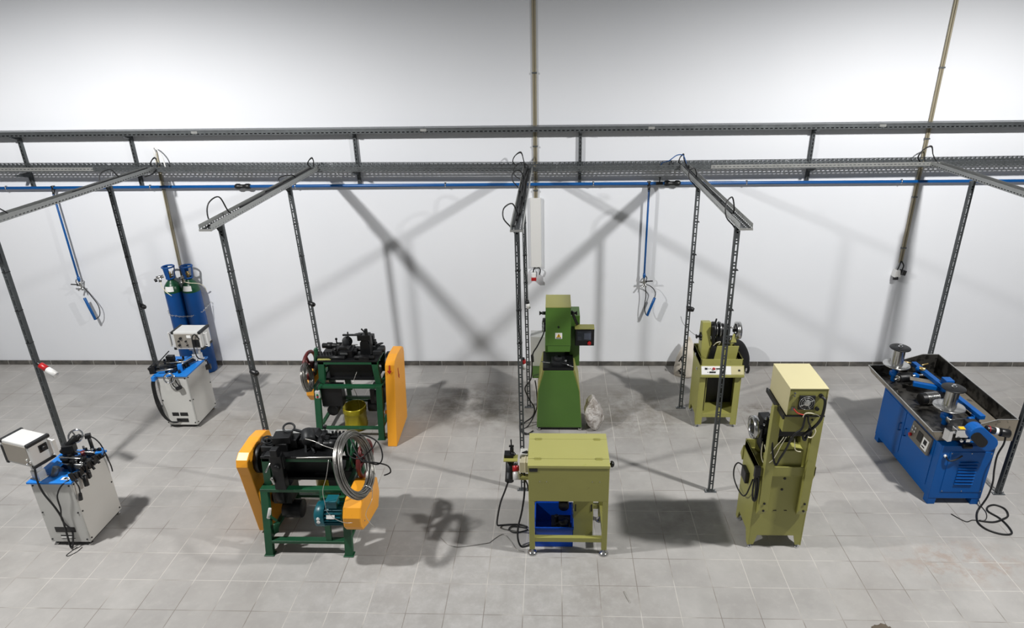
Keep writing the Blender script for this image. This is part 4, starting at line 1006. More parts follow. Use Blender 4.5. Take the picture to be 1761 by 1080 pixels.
part(t, 'work_table', M().box(-0.125,0.245,-1.755,-1.30,0.84,0.875), 'black', 0.004)
part(t, 'work_fixture', M().box(-0.02,0.14,-1.70,-1.52,0.875,0.91).cyl((0.06,-1.62,0.90),(0.06,-1.62,0.955),0.045).cyl((0.10,-1.70,0.915),(0.22,-1.74,0.90),0.006).cyl((-0.14,-1.74,0.955),(-0.03,-1.72,0.935),0.005).cyl((0.15,-1.70,0.90),(0.15,-1.70,0.955),0.014), 'darkgrey', 0.003)
part(t, 'lever', M().cyl((0.16,-1.735,0.915),(0.235,-1.765,0.895),0.005).cyl((-0.13,-1.76,0.96),(-0.04,-1.745,0.94),0.005).lathe([(0,-.014),(0.012,-.007),(0.014,0),(0.012,.007),(0,.014)],(0.15,-1.72,0.955),(0,0,1),14), 'chrome')
part(t, 'column', M().box(-0.10,0.325,-1.33,-1.10,0.84,1.34).box(0.20,0.325,-1.40,-1.10,0.72,1.40), 'dgreen', 0.006)
hd = part(t, 'head', M().box(-0.088,0.207,-1.70,-1.30,1.14,1.63), 'dgreen', 0.006)
part(hd, 'head_nose', M().prism([(-0.062,1.06),(0.198,1.06),(0.205,1.145),(-0.07,1.145)],'y',-1.695,-1.32), 'dgreen', 0.004)
part(hd, 'top_cap', M().box(-0.089,0.208,-1.701,-1.30,1.63,1.636), 'olive')
part(hd, 'guard_hole', M().obox((0.062,-1.701,1.385),(0.022,0.004,0.022),Matrix.Rotation(pi/4,3,'Y')), 'blackp')
lb = part(hd, 'warning_label', M().box(0.024,0.106,-1.7025,-1.70,1.235,1.31), 'white')
part(lb, 'warning_triangle', M().prism([(0.038,1.255),(0.092,1.255),(0.065,1.303)],'y',-1.704,-1.702), 'yellowink')
part(lb, 'warning_symbol', M().prism([(0.062,1.272),(0.070,1.272),(0.067,1.295),(0.063,1.295)],'y',-1.7055,-1.7035).prism([(0.055,1.262),(0.075,1.262),(0.075,1.268),(0.055,1.268)],'y',-1.7055,-1.7035).box(0.035,0.094,-1.7045,-1.702,1.242,1.25), 'ink')
for s, xx in ((-1,-0.088),(1,0.207)):
    m = M().lathe([(0,0),(0.02,0),(0.02,0.035),(0.013,0.045),(0.014,0.055),(0.024,0.068),(0.024,0.075),(0,0.075)], (xx,-1.60,1.52), (s,0,0), 18)
    part(hd, 'knob', m, 'blackp')
part(t, 'side_wheel', M().cyl((-0.115,-1.55,1.32),(-0.088,-1.55,1.32),0.06,n=28).cyl((-0.095,-1.58,1.44),(-0.10,-1.58,1.40),0.03), 'blackp')
part(t, 'chrome_disc', M().cyl((-0.135,-1.50,1.31),(-0.12,-1.50,1.31),0.07,n=30), 'chrome')
dsp = part(t, 'display_unit', M().box(0.262,0.492,-1.56,-1.43,1.075,1.295), 'darkgrey', 0.006)
part(dsp, 'display_cap', M().box(0.260,0.494,-1.562,-1.428,1.293,1.300), 'olive')
part(dsp, 'bezel', M().box(0.270,0.484,-1.566,-1.56,1.085,1.285), 'blackp')
part(dsp, 'screen', M().box(0.285,0.455,-1.569,-1.565,1.15,1.27), 'screen')
part(dsp, 'screen_readout', M().box(0.37,0.45,-1.5705,-1.569,1.165,1.245), 'screen_lit')
part(dsp, 'stop_button', M().cyl((0.432,-1.565,1.118),(0.432,-1.59,1.118),0.022,n=18), 'red')
part(dsp, 'display_arm', M().bar((0.22,-1.50,1.50),(0.29,-1.48,1.32),0.035,0.03), 'blackp')
gb = part(t, 'electrical_cabinet', M().box(-0.288,-0.098,-1.22,-1.02,0.62,1.035), 'lgrey', 0.005)
part(gb, 'cabinet_shelf', M().box(-0.26,-0.10,-1.50,-1.22,0.60,0.62).box(-0.26,-0.25,-1.50,-1.47,0.60,0.75), 'dgreen')
part(gb, 'lower_box', M().box(-0.275,-0.12,-1.21,-1.05,0.46,0.615), 'lgrey', 0.005)
part(t, 'power_lead', M().tube([(-0.10,-1.60,1.33),(-0.12,-1.62,1.25),(-0.19,-1.62,1.10),(-0.25,-1.60,0.97),(-0.26,-1.60,0.75),(-0.28,-1.58,0.62),(-0.35,-1.58,0.50),(-0.30,-1.60,0.36),(-0.235,-1.62,0.24),(-0.26,-1.62,0.12),(-0.36,-1.60,0.02),(-0.42,-1.66,0.012),(-0.38,-1.80,0.012),(-0.28,-1.86,0.012)],0.0085).cyl((-0.25,-1.60,0.88),(-0.255,-1.60,0.97),0.017,n=12), 'cable')
part(t, 'power_lead', M().tube([(-0.225,-1.56,0.60),(-0.21,-1.58,0.50),(-0.20,-1.60,0.30),(-0.23,-1.62,0.16),(-0.32,-1.68,0.012),(-0.40,-1.76,0.012),(-0.34,-1.86,0.012),(-0.25,-1.78,0.012)],0.0075), 'cable')
# plastic bag
m = M(); c = Vector((0.515,-1.64,0.0)); rnd = random.Random(5)
rings = []; nr, na = 12, 22
for i in range(nr+1):
    f = i/nr; z = 0.44*f
    R0 = 0.155*math.sin(pi*min(1,(0.12+0.88*f)))**0.6*(1.08-0.35*f) if f < 1 else 0.0
    rings.append([])
    for k in range(na):
        a = 2*pi*k/na; rr = R0*(1+0.13*sin(3*a+5*f)+0.06*rnd.uniform(-1,1))
        rings[-1].append(m.b.verts.new((c.x-0.04*f+rr*cos(a)*0.82, c.y+0.02*f+rr*sin(a)*1.15, 0.004+z)))
for i in range(nr):
    for k in range(na):
        f = m.b.faces.new((rings[i][k],rings[i][(k+1)%na],rings[i+1][(k+1)%na],rings[i+1][k])); f.smooth = True
m.b.faces.new(rings[0][::-1])
bag = solo('plastic_bag', m, 'film', c, 'crumpled clear plastic bag standing on the floor right of the tall green press', 'bag')

# ------------------------------------------------------------------ olive box machine
t = thing('box_machine', (0.14,-3.6,0), 'olive machine cabinet with flat lid on a four-leg frame, front centre', 'machine')
x0, x1, yf, yb = -0.228, 0.503, -3.862, -3.352
part(t, 'upper_cabinet', M().box(x0+0.004,x1-0.004,yf,yb,0.62,0.985), 'olive', 0.003)
part(t, 'lid', M().box(x0,x1,yf-0.006,yf+0.10,0.985,1.012).box(x0,x1,yf+0.104,yb-0.10,0.985,1.012).box(x0,x1,yb-0.097,yb,0.985,1.012), 'olive_y', 0.002)
for hx, hy in ((-0.14,yf+0.10),(0.41,yf+0.10),(-0.14,yb-0.10),(0.41,yb-0.10)):
    part(t, 'hinge', M().box(hx-0.03,hx+0.03,hy-0.018,hy+0.018,1.012,1.016).cyl((hx-0.03,hy,1.018),(hx+0.03,hy,1.018),0.005,n=10), 'olive', 0.001)
part(t, 'black_label', M().box(-0.215,-0.14,yf-0.003,yf+0.001,0.945,0.978), 'blackp')
for sx in (-0.12,-0.06,0.35,0.415):
    part(t, 'rivet', M().cyl((sx,yf-0.003,0.84),(sx,yf,0.84),0.004,n=8), 'steel')
for (x, y) in ((x0+0.004,yf),(x1-0.054,yf),(x0+0.004,yb-0.045),(x1-0.054,yb-0.045)):
    part(t, 'leg', M().box(x,x+0.05,y,y+0.045,0.06,0.62), 'olive', 0.003)
for (x, y) in ((x0+0.03,yf+0.022),(x1-0.03,yf+0.022),(x0+0.03,yb-0.022),(x1-0.03,yb-0.022)):
    part(t, 'levelling_foot', M().lathe([(0,0),(0.044,0),(0.046,0.008),(0.035,0.02),(0.014,0.03),(0.012,0.06),(0,0.06)],(x,y,0),(0,0,1),24), 'steel')
part(t, 'lower_rail', M().box(x0+0.05,x1-0.05,yf+0.002,yf+0.042,0.15,0.20).box(x0+0.05,x1-0.05,yb-0.04,yb,0.15,0.20).box(x0+0.006,x0+0.046,yf+0.045,yb-0.045,0.15,0.20).box(x1-0.046,x1-0.006,yf+0.045,yb-0.045,0.15,0.20), 'olive', 0.003, each=True)
part(t, 'drop_plate', M().box(0.19,0.38,-3.63,-3.615,0.03,0.62), 'olive', 0.003)
m = M()
for sx in (0.205, 0.358):
    for z in (0.52, 0.32): m.box(sx,sx+0.012,-3.634,-3.63,z,z+0.08)
part(t, 'plate_slot', m, 'blackp')
part(t, 'drive_unit', M().box(0.385,0.47,-3.60,-3.45,0.44,0.62).cyl((0.43,-3.60,0.50),(0.43,-3.45,0.50),0.06).box(0.0,0.18,-3.58,-3.40,0.40,0.58).cyl((0.10,-3.62,0.36),(0.10,-3.50,0.36),0.05), 'black', 0.006)
part(t, 'side_knob', M().cyl((x1-0.004,-3.70,0.915),(x1+0.025,-3.70,0.915),0.01,n=10).lathe([(0,0),(0.028,0.0),(0.032,0.012),(0.02,0.03),(0,0.034)],(x1+0.02,-3.70,0.915),(1,0,0),18), 'blackp')
br = part(t, 'motor_bracket', M().box(-0.38,-0.228,-3.66,-3.60,0.70,0.73).box(-0.46,-0.33,-3.66,-3.56,0.90,0.912), 'olive', 0.002)
part(t, 'side_motor', M().cyl((-0.405,-3.73,0.74),(-0.405,-3.60,0.80),0.042,n=10).cyl((-0.405,-3.66,0.775),(-0.405,-3.58,0.86),0.04,n=18), 'darkgrey', 0.003)
part(t, 'wire_guide', M().box(-0.455,-0.37,-3.62,-3.54,0.912,0.945).cyl((-0.385,-3.58,0.94),(-0.39,-3.58,1.09),0.006).cyl((-0.385,-3.58,0.95),(-0.36,-3.60,0.93),0.02).bar((-0.41,-3.58,1.02),(-0.365,-3.58,1.02),0.02,0.014).cyl((-0.385,-3.58,0.93),(-0.385,-3.58,1.0),0.018,n=12), 'black', 0.002)
part(t, 'socket_box', M().box(-0.312,-0.228,-3.66,-3.56,0.78,0.895).box(-0.262,-0.255,-3.665,-3.555,0.775,0.90), 'cream_box', 0.005)
part(t, 'white_switch_box', M().box(-0.312,-0.238,-3.54,-3.44,0.80,0.90), 'white', 0.004)
part(t, 'switch_lever', M().prism([(-0.295,-3.52),(-0.25,-3.49),(-0.24,-3.51),(-0.25,-3.53)],'z',0.901,0.912), 'blackp')
part(t, 'supply_lead', M().tube([(-0.42,-3.73,0.72),(-0.45,-3.72,0.62),(-0.50,-3.68,0.45),(-0.54,-3.60,0.22),(-0.555,-3.53,0.06),(-0.52,-3.48,0.012),(-0.44,-3.47,0.012),(-0.33,-3.47,0.012),(-0.26,-3.50,0.012)],0.0085), 'cable')
part(t, 'supply_lead', M().tube([(-0.275,-3.62,0.78),(-0.27,-3.64,0.68),(-0.275,-3.66,0.52),(-0.30,-3.70,0.36),(-0.335,-3.72,0.20),(-0.34,-3.74,0.08),(-0.31,-3.77,0.012),(-0.25,-3.76,0.012),(-0.20,-3.72,0.012)],0.009), 'cable')
part(t, 'supply_lead', M().tube([(-0.30,-3.60,0.78),(-0.29,-3.60,0.70),(-0.25,-3.58,0.60),(-0.24,-3.56,0.50)],0.008).tube([(-0.26,-3.52,0.012),(-0.34,-3.50,0.012),(-0.42,-3.50,0.012),(-0.44,-3.54,0.012),(-0.40,-3.58,0.012),(-0.33,-3.575,0.012),(-0.25,-3.54,0.012)],0.006), 'cable')
pl = plug((-0.345,-3.70,0.925),(-0.335,-3.79,0.80),'grey industrial plug with red collar hanging left of the olive box machine')
del pl['group']
# blue crate
t = thing('storage_crate', (0.03,-3.58,0), 'bright blue plastic crate on the floor under the olive box machine', 'crate')
cx0, cx1, cy0, cy1 = -0.175, 0.185, -3.76, -3.40; H = 0.235; th = 0.006
m = M(); m.box(cx0,cx1,cy0,cy1,0.003,0.012)
for (a,b,c_,d_) in ((cx0,cx1,cy0,cy0+th),(cx0,cx1,cy1-th,cy1),(cx0,cx0+th,cy0,cy1),(cx1-th,cx1,cy0,cy1)):
    m.box(a,b,c_,d_,0.012,H)
part(t, 'tub', m, 'crate_blue', 0.002)
part(t, 'rim', M().box(cx0-0.008,cx1+0.008,cy0-0.008,cy0,H-0.02,H).box(cx0-0.008,cx1+0.008,cy1,cy1+0.008,H-0.02,H).box(cx0-0.008,cx0,cy0,cy1,H-0.02,H).box(cx1,cx1+0.008,cy0,cy1,H-0.02,H), 'crate_blue', 0.002)
part(t, 'raised_back', M().obox((-0.02,-3.375,0.33),(0.33,0.012,0.20),euler(-0.12,0,0)), 'crate_blue', 0.003)
solo('metal_scrap_box', M().box(-0.02,0.17,-3.66,-3.46,0.013,0.13).cyl((0.10,-3.60,0.13),(0.10,-3.60,0.17),0.05).cyl((0.03,-3.55,0.13),(0.03,-3.55,0.2),0.02), 'black', (0.08,-3.56,0.013), 'dark metal unit lying inside the blue crate', 'metal unit')
solo('floor_wire', M().tube([(-0.62,-3.72,0.004),(-0.9,-3.78,0.004),(-1.02,-3.74,0.004),(-1.10,-3.66,0.004)],0.003).tube([(-0.62,-3.72,0.004),(-0.5,-3.60,0.004),(-0.42,-3.68,0.004),(-0.35,-3.8,0.004),(-0.28,-3.83,0.004)],0.003), 'wire', (-0.7,-3.75,0), 'thin steel wire curving over the floor left of the olive box machine', 'wire')
solo('wire_offcut', M().tube([(0.62,-4.30,0.004),(0.64,-4.37,0.004),(0.66,-4.42,0.004)],0.005), 'wire_thin', (0.64,-4.37,0), 'short pale offcut lying on the tiles right of the olive box machine', 'offcut')

# ------------------------------------------------------------------ olive twins (rear right / front right)
def stripper(T, label, front, wx=0.0):
    """local: x right 0..0.5, front at y=0 toward -y; origin centre of footprint"""
    XF.append(T)
    t = thing('coiling_machine', (0,0,0), label, 'machine', 'olive coiling machines')
    xl, xr, yf, yr = -0.25, 0.25, -0.21, 0.21
    top = 0.945
    # side panels with tapered feet
    def side(xa, xb):
        return M().prism([(yf,0.035),(yf+0.045,0.035),(yf+0.085,0.15),(yr-0.10,0.15),(yr-0.045,0.035),(yr,0.035),(yr,0.78),(yr+0.02,0.83),(yr+0.02,top),(yf+0.02,top),(yf,0.82)], 'x', xa, xb)
    part(t, 'side_panel', side(xl,xl+0.012), 'olive', 0.002); part(t, 'side_panel', side(xr-0.012,xr), 'olive', 0.002)
    part(t, 'front_frame', M().box(xl+0.012,xl+0.075,yf,yf+0.012,0.04,0.80).box(xr-0.075,xr-0.012,yf,yf+0.012,0.04,0.80).box(xl+0.07,xr-0.07,yf,yf+0.012,0.145,0.20).box(xl+0.012,xr-0.012,yf,yf+0.012,0.72,0.86), 'olive', 0.002)
    part(t, 'back_panel', M().prism([(xl+0.012,0.04),(xl+0.055,0.04),(xl+0.08,0.15),(xr-0.08,0.15),(xr-0.055,0.04),(xr-0.012,0.04),(xr-0.012,top-0.10),(xl+0.012,top-0.10)], 'y', yr-0.012, yr), 'olive', 0.002)
    part(t, 'shelf', M().box(xl+0.012,xr-0.012,yf+0.012,yr-0.012,0.19,0.20).box(xl+0.10,xl+0.11,yf+0.06,yr-0.02,0.20,0.72).box(xl+0.11,xr-0.02,yr-0.07,yr-0.06,0.20,0.72), 'olive')
    part(t, 'inner_liner', M().box(xl+0.02,xl+0.10,yf+0.08,yr-0.03,0.205,0.80).box(xl+0.10,xr-0.02,0.06,yr-0.03,0.205,0.80), 'black')
    for (x,y) in ((xl+0.03,yf+0.02),(xr-0.03,yf+0.02),(xl+0.03,yr-0.02),(xr-0.03,yr-0.02)):
        part(t, 'foot', M().lathe([(0,0),(0.022,0),(0.024,0.008),(0.01,0.02),(0.008,0.05),(0,0.05)],(x,y,0),(0,0,1),18), 'chrome')
    # tray top rim
    tr = part(t, 'top_tray', M().box(xl,xr,yf-0.0,yr+0.03,0.845,0.855).box(xl,xr,yf,yf+0.012,0.855,top).box(xl,xl+0.012,yf,yr+0.03,0.855,top).box(xr-0.012,xr,yf,yr+0.03,0.855,top).box(xl,xr,yr+0.018,yr+0.03,0.855,top), 'olive', 0.002)
    cp = part(t, 'control_panel', M().prism([(yf-0.004,0.87),(yf-0.06,0.76),(yf-0.06,0.735),(yf-0.004,0.70)],'x',xl+0.0,xr+0.012), 'olive', 0.002)
    # label plate on the slanted face
    d = Vector((0,-0.056,-0.11)).normalized(); nrm = Vector((0,-0.11,0.056)).normalized()
    R = Matrix((Vector((1,0,0)), -d, nrm)).transposed()
    c = Vector((0.0, yf-0.032, 0.815)) + nrm*0.002
    part(cp, 'face_plate', M().obox(c+Vector((-0.07,0,0)),(0.35,0.10,0.003),R), 'white')
    part(cp, 'cream_plate', M().obox(c+Vector((0.18,0,0)),(0.148,0.10,0.003),R), 'cream')
    def on(u, v): return c + Vector((u,0,0)) - d*v + nrm*0.003
    m = M()
    for (u,v,w,h) in ((-0.19,0.02,0.03,0.022),(-0.115,-0.022,0.075,0.018),(-0.045,0.02,0.05,0.014),(0.20,0.0,0.022,0.022),(-0.16,0.02,0.008,0.008),(-0.14,0.02,0.008,0.008),(-0.17,-0.022,0.008,0.008)):
        m.obox(on(u,v),(w,h,0.006),R)
    part(cp, 'panel_switch', m, 'blackp', each=True)
    part(cp, 'stop_button', M().cyl(on(-0.10,0.02),on(-0.10,0.02)+nrm*0.02,0.016,n=16), 'red')
    part(cp, 'dial', M().cyl(on(0.0,-0.02),on(0.0,-0.02)+nrm*0.02,0.022,n=16), 'blackp')
    for (yy,zz) in ((-0.05,0.74),(0.08,0.87)):
        part(t, 'side_latch', M().torus((xl-0.004,yy,zz),(1,0,0),0.018,0.004,18,6).cyl((xl-0.012,yy,zz),(xl,yy,zz),0.009,n=10), 'chrome')
    # head
    hd = part(t, 'head_casting', M().prism([(-0.07,0.855),(0.10,0.855),(0.12,1.16),(0.10,1.32),(0.0,1.34),(-0.03,1.20),(-0.06,1.0)],'x',-0.225,-0.12).prism([(-0.02,0.855),(0.14,0.855),(0.10,1.10),(0.02,1.10)],'x',-0.12,0.14), 'olive', 0.006)
    part(hd, 'splash_plate', M().prism([(-0.05,1.07),(0.21,1.07),(0.19,0.90),(0.16,0.86),(-0.08,0.86)],'y',-0.105,-0.095), 'olive', 0.002)
    part(hd, 'black_motor', M().obox((-0.085,-0.07,0.965),(0.085,0.06,0.19),euler(0,0.22,0)), 'blackp', 0.008)
    part(hd, 'forming_head', M().cyl((-0.12,0.02,1.23),(0.10,0.02,1.23),0.075,n=26).cyl((-0.10,0.02,1.23),(-0.07,0.02,1.23),0.10,n=28).cyl((-0.03,0.02,1.23),(0.0,0.02,1.23),0.095,n=28).obox((-0.10,-0.06,1.20),(0.03,0.05,0.22),euler(0,-0.1,0)).cyl((-0.085,-0.04,1.34),(-0.075,-0.04,1.40),0.01).box(-0.05,0.10,-0.04,0.08,1.08,1.18).cyl((0.08,-0.02,1.14),(0.14,-0.02,1.14),0.03), 'black', 0.003)
    part(hd, 'steel_collar', M().torus((-0.015,0.02,1.23),(1,0,0),0.10,0.006,30,6).torus((-0.055,0.02,1.23),(1,0,0),0.088,0.005,30,6).torus((0.03,0.02,1.23),(1,0,0),0.08,0.005,30,6).cyl((0.10,0.02,1.26),(0.16,0.02,1.26),0.012).cyl((0.11,-0.03,1.10),(0.115,-0.04,1.15),0.014), 'steel', each=True)
    w = part(hd, 'handwheel', M().lathe([(0.085,0.0),(0.105,0.0),(0.108,0.02),(0.105,0.05),(0.085,0.05),(0.08,0.03),(0.085,0.0)],(0.185+wx,0.02,1.22),(1,0,0),40), 'steel')
    m = M().cyl((0.15,0.02,1.22),(0.225+wx,0.02,1.22),0.02)
    for k in range(4):
        a = k*pi/2+0.5; m.cyl((0.205+wx,0.02,1.22),(0.205+wx,0.02+0.09*cos(a),1.22+0.09*sin(a)),0.008,n=8)
    part(w, 'wheel_hub', m, 'darkgrey')
    kn = M().cyl((-0.225,0.0,1.15),(-0.29,0.0,1.15),0.014).box(-0.29,-0.275,-0.02,0.02,1.13,1.17)
    for k in range(5):
        a = 2*pi*k/5; kn.cyl((-0.245,0.035*cos(a),1.15+0.035*sin(a)),(-0.228,0.035*cos(a),1.15+0.035*sin(a)),0.018,n=12)
    part(hd, 'star_knob', kn, 'blackp')
    part(hd, 'side_bracket', M().prism([(0.12,1.09),(0.19,1.09),(0.165,1.20),(0.14,1.20)],'y',-0.05,-0.035), 'olive_y', 0.002)
    m = M()
    for k in range(4):
        m.tube([(-0.10+k*0.012,-0.10,0.875),(-0.11+k*0.015,-0.12,0.865),(-0.08+k*0.02,-0.13,0.862),(-0.03+k*0.01,-0.14,0.862)],0.004)
    m.tube([(-0.09,-0.08,1.06),(-0.07,-0.12,1.12),(-0.02,-0.11,1.13),(-0.03,-0.09,1.08)],0.005)
    part(hd, 'wiring', m, 'lead')
    XF.pop(); return t
T7 = Matrix.Translation((2.015,-1.45,0))
T8 = Matrix.Translation((2.09,-3.53,0)) @ Matrix.Rotation(pi,4,'Z')
m7 = stripper(T7, 'olive coiling machine with handwheel at the rear right, its white control strip facing the camera', True)
m8 = stripper(T8, 'olive coiling machine front right seen from behind, carrying the raised cream box', False, 0.06)
solo('feed_wire', M().tube([(1.74,-1.45,1.15),(1.66,-1.40,1.20),(1.58,-1.35,1.28),(1.55,-1.33,1.36)],0.0025), 'cable', (1.65,-1.4,1.2), 'thin grey wire trailing from the knob of the rear olive machine', 'wire')
# extras on front right machine: uprights, box, fan
for xa in (1.872, 2.232):
    m = M().prism([(-3.765,0.42),(-3.75,0.42),(-3.75,1.56),(-3.80,1.60),(-3.815,1.60),(-3.815,0.50)],'x',xa,xa+0.075)
    u = part(m8, 'upright', m, 'olive', 0.002)
    for z in (0.50, 0.58):
        part(u, 'bolt', M().cyl((xa+0.04,-3.815,z),(xa+0.04,-3.822,z),0.011,n=10), 'blackp')
bx0, bx1, by0, by1 = 1.928, 2.232, -3.962, -3.522
b = part(m8, 'supply_box', M().box(bx0,bx1,by0+0.004,by1,1.60,1.846), 'olive', 0.002)
part(b, 'box_cover', M().box(bx0-0.003,bx1+0.003,by0,by1+0.003,1.844,1.852).box(bx0-0.004,bx0,by0,by1,1.60,1.85).box(bx1,bx1+0.004,by0,by1,1.60,1.85), 'cream', 0.001)
part(b, 'base_rail', M().box(bx0-0.006,bx1+0.006,by0-0.004,by0+0.012,1.588,1.60).box(bx0-0.008,bx0-0.002,by0,by1,1.586,1.602), 'blackp')
fn = part(b, 'cooling_fan', M().box(2.005,2.135,by0-0.012,by0+0.002,1.66,1.79), 'blackp', 0.004)
m = M().cyl((2.07,by0-0.014,1.725),(2.07,by0-0.020,1.725),0.024,n=18)
for k in range(4):
    a = k*pi/2+0.5; m.bar((2.07,by0-0.016,1.725),(2.07+0.062*cos(a),by0-0.016,1.725+0.062*sin(a)),0.004,0.010,(0,1,0))
for r in (0.03,0.045,0.06): m.torus((2.07,by0-0.015,1.725),(0,1,0),r,0.0015,32,5)
part(fn, 'fan_guard', m, 'galv_light')
part(b, 'cable_gland', M().cyl((2.175,by0-0.02,1.79),(2.175,by0,1.79),0.018).cyl((2.16,by0-0.02,1.67),(2.16,by0,1.67),0.016), 'blackp')
part(b, 'terminal', M().box(1.955,1.985,by0-0.006,by0,1.65,1.68).cyl((1.965,by0-0.008,1.81),(1.965,by0,1.81),0.008).cyl((1.965,by0-0.008,1.785),(1.965,by0,1.785),0.007), 'galv')
part(m8, 'feeder_unit', M().obox((1.935,-3.50,1.20),(0.10,0.13,0.22),rotz(0.1)).cyl((1.90,-3.52,1.22),(1.99,-3.50,1.22),0.085,n=24).cyl((1.93,-3.56,1.30),(1.95,-3.60,1.38),0.022).cyl((1.96,-3.60,1.30),(1.99,-3.62,1.42),0.02).obox((1.95,-3.63,1.12),(0.05,0.04,0.10),rotz(0.4)).cyl((1.965,-3.66,1.36),(1.945,-3.72,1.44),0.026).cyl((1.985,-3.66,1.28),(1.98,-3.72,1.34),0.022).box(1.90,2.0,-3.60,-3.44,0.98,1.09), 'black', 0.004)
part(m8, 'feeder_bolts', M().cyl((1.905,-3.58,1.33),(1.90,-3.60,1.34),0.012).cyl((1.93,-3.60,1.36),(1.925,-3.62,1.37),0.012).cyl((1.90,-3.58,1.27),(1.89,-3.60,1.275),0.010), 'chrome')
part(m8, 'feeder_leads', M().tube([(1.93,-3.60,1.34),(1.95,-3.66,1.42),(1.98,-3.70,1.44),(1.99,-3.72,1.36),(1.97,-3.74,1.2)],0.004).tube([(1.90,-3.60,1.10),(1.88,-3.66,1.0),(1.89,-3.72,0.95),(1.93,-3.74,0.95),(1.95,-3.74,1.02)],0.004).tube([(1.91,-3.62,1.08),(1.93,-3.70,0.98),(1.98,-3.74,0.96)],0.004), 'lead')
part(m8, 'dark_lead', M().tube([(1.90,-3.58,1.12),(1.885,-3.62,1.04),(1.89,-3.66,0.98)],0.007).tube([(1.94,-3.60,1.10),(1.945,-3.66,1.02),(1.94,-3.70,0.95)],0.007), 'cable')
b2 = part(m8, 'lower_box', M().box(1.935,2.225,-3.90,-3.60,1.40,1.585), 'olive', 0.003)
part(b2, 'dark_shelf', M().box(1.95,2.24,-3.80,-3.60,1.29,1.39), 'black', 0.004)
part(b2, 'hole_plug', M().cyl((2.17,-3.90,1.52),(2.17,-3.906,1.52),0.009,n=10), 'blackp')
part(m8, 'motor_cover', M().box(1.93,2.22,-3.74,-3.62,0.86,1.10), 'olive', 0.006)
part(m8, 'terminal_strip', M().prism([(1.90,1.60),(1.915,1.60),(1.915,1.56),(1.90,1.56)],'y',-3.96,-3.50), 'blackp')
part(m8, 'harness', M().tube([(2.175,-3.985,1.79),(2.195,-4.01,1.77),(2.20,-4.01,1.68),(2.19,-4.0,1.58),(2.16,-3.98,1.50),(2.11,-3.97,1.44),(2.09,-3.96,1.40),(2.11,-3.96,1.36),(2.13,-3.95,1.42),(2.14,-3.95,1.48)],0.012), 'cable')
part(m8, 'harness', M().tube([(2.07,-3.985,1.62),(2.065,-3.99,1.55),(2.06,-3.98,1.48),(2.02,-3.97,1.43),(2.0,-3.95,1.36),(1.99,-3.90,1.22),(1.97,-3.86,1.10),(1.955,-3.84,1.02),(1.93,-3.84,1.06),(1.91,-3.82,1.16),(1.90,-3.80,1.28)],0.009), 'cable')
part(m8, 'harness', M().tube([(2.09,-3.985,1.62),(2.10,-3.99,1.56),(2.13,-3.98,1.50),(2.15,-3.97,1.44)],0.007), 'cable')
part(m8, 'white_lead', M().tube([(2.05,-3.99,1.60),(2.06,-4.0,1.64),(2.10,-4.0,1.645),(2.16,-4.0,1.63),(2.2,-4.0,1.60)],0.004).tube([(2.03,-3.95,1.36),(2.05,-3.94,1.26),(2.08,-3.92,1.22),(2.12,-3.9,1.2)],0.004).tube([(1.97,-3.92,1.36),(1.955,-3.88,1.25),(1.94,-3.85,1.14),(1.92,-3.83,1.06),(1.89,-3.80,1.0)],0.0035).tube([(1.95,-3.92,1.36),(1.94,-3.88,1.28),(1.93,-3.83,1.2),(1.88,-3.8,1.05),(1.9,-3.78,0.98),(1.95,-3.8,0.97)],0.0035).tube([(2.12,-3.93,1.38),(2.17,-3.94,1.37),(2.2,-3.93,1.42),(2.19,-3.92,1.45)],0.005), 'lead', each=True)
part(m8, 'red_lead', M().tube([(1.97,-3.975,1.67),(2.0,-3.99,1.64),(2.04,-3.99,1.625),(2.06,-3.985,1.62)],0.005), 'redink')
part(m8, 'keyhole', M().cyl((2.09,-3.739,0.80),(2.09,-3.745,0.80),0.012,n=12).cyl((2.08,-3.739,0.68),(2.08,-3.745,0.68),0.012,n=12).box(2.03,2.06,-3.744,-3.739,0.44,0.446).box(2.13,2.155,-3.744,-3.739,0.44,0.446), 'blackp')
ad = thing('power_adapter', (1.83,-3.5,0.55), 'black power adapter with coiled lead hung on the left side of the front olive machine', 'adapter')
part(ad, 'brick', M().box(1.80,1.838,-3.56,-3.42,0.60,0.72), 'blackp', 0.008)
part(ad, 'lead', M().tube([(1.82,-3.42,0.70),(1.79,-3.34,0.68),(1.78,-3.28,0.58),(1.78,-3.30,0.48),(1.79,-3.42,0.44),(1.80,-3.55,0.46),(1.80,-3.64,0.54),(1.80,-3.70,0.66),(1.81,-3.73,0.78)],0.007), 'cable')
part(ad, 'lead_bundle', M().tube([(1.82,-3.76,0.88),(1.80,-3.79,0.76),(1.81,-3.79,0.62),(1.835,-3.79,0.60),(1.84,-3.79,0.76),(1.83,-3.77,0.86)],0.009).tube([(1.81,-3.77,0.90),(1.82,-3.80,0.75),(1.825,-3.80,0.60),(1.845,-3.80,0.66),(1.84,-3.79,0.85)],0.008).box(1.80,1.85,-3.79,-3.755,0.84,0.95), 'cable')

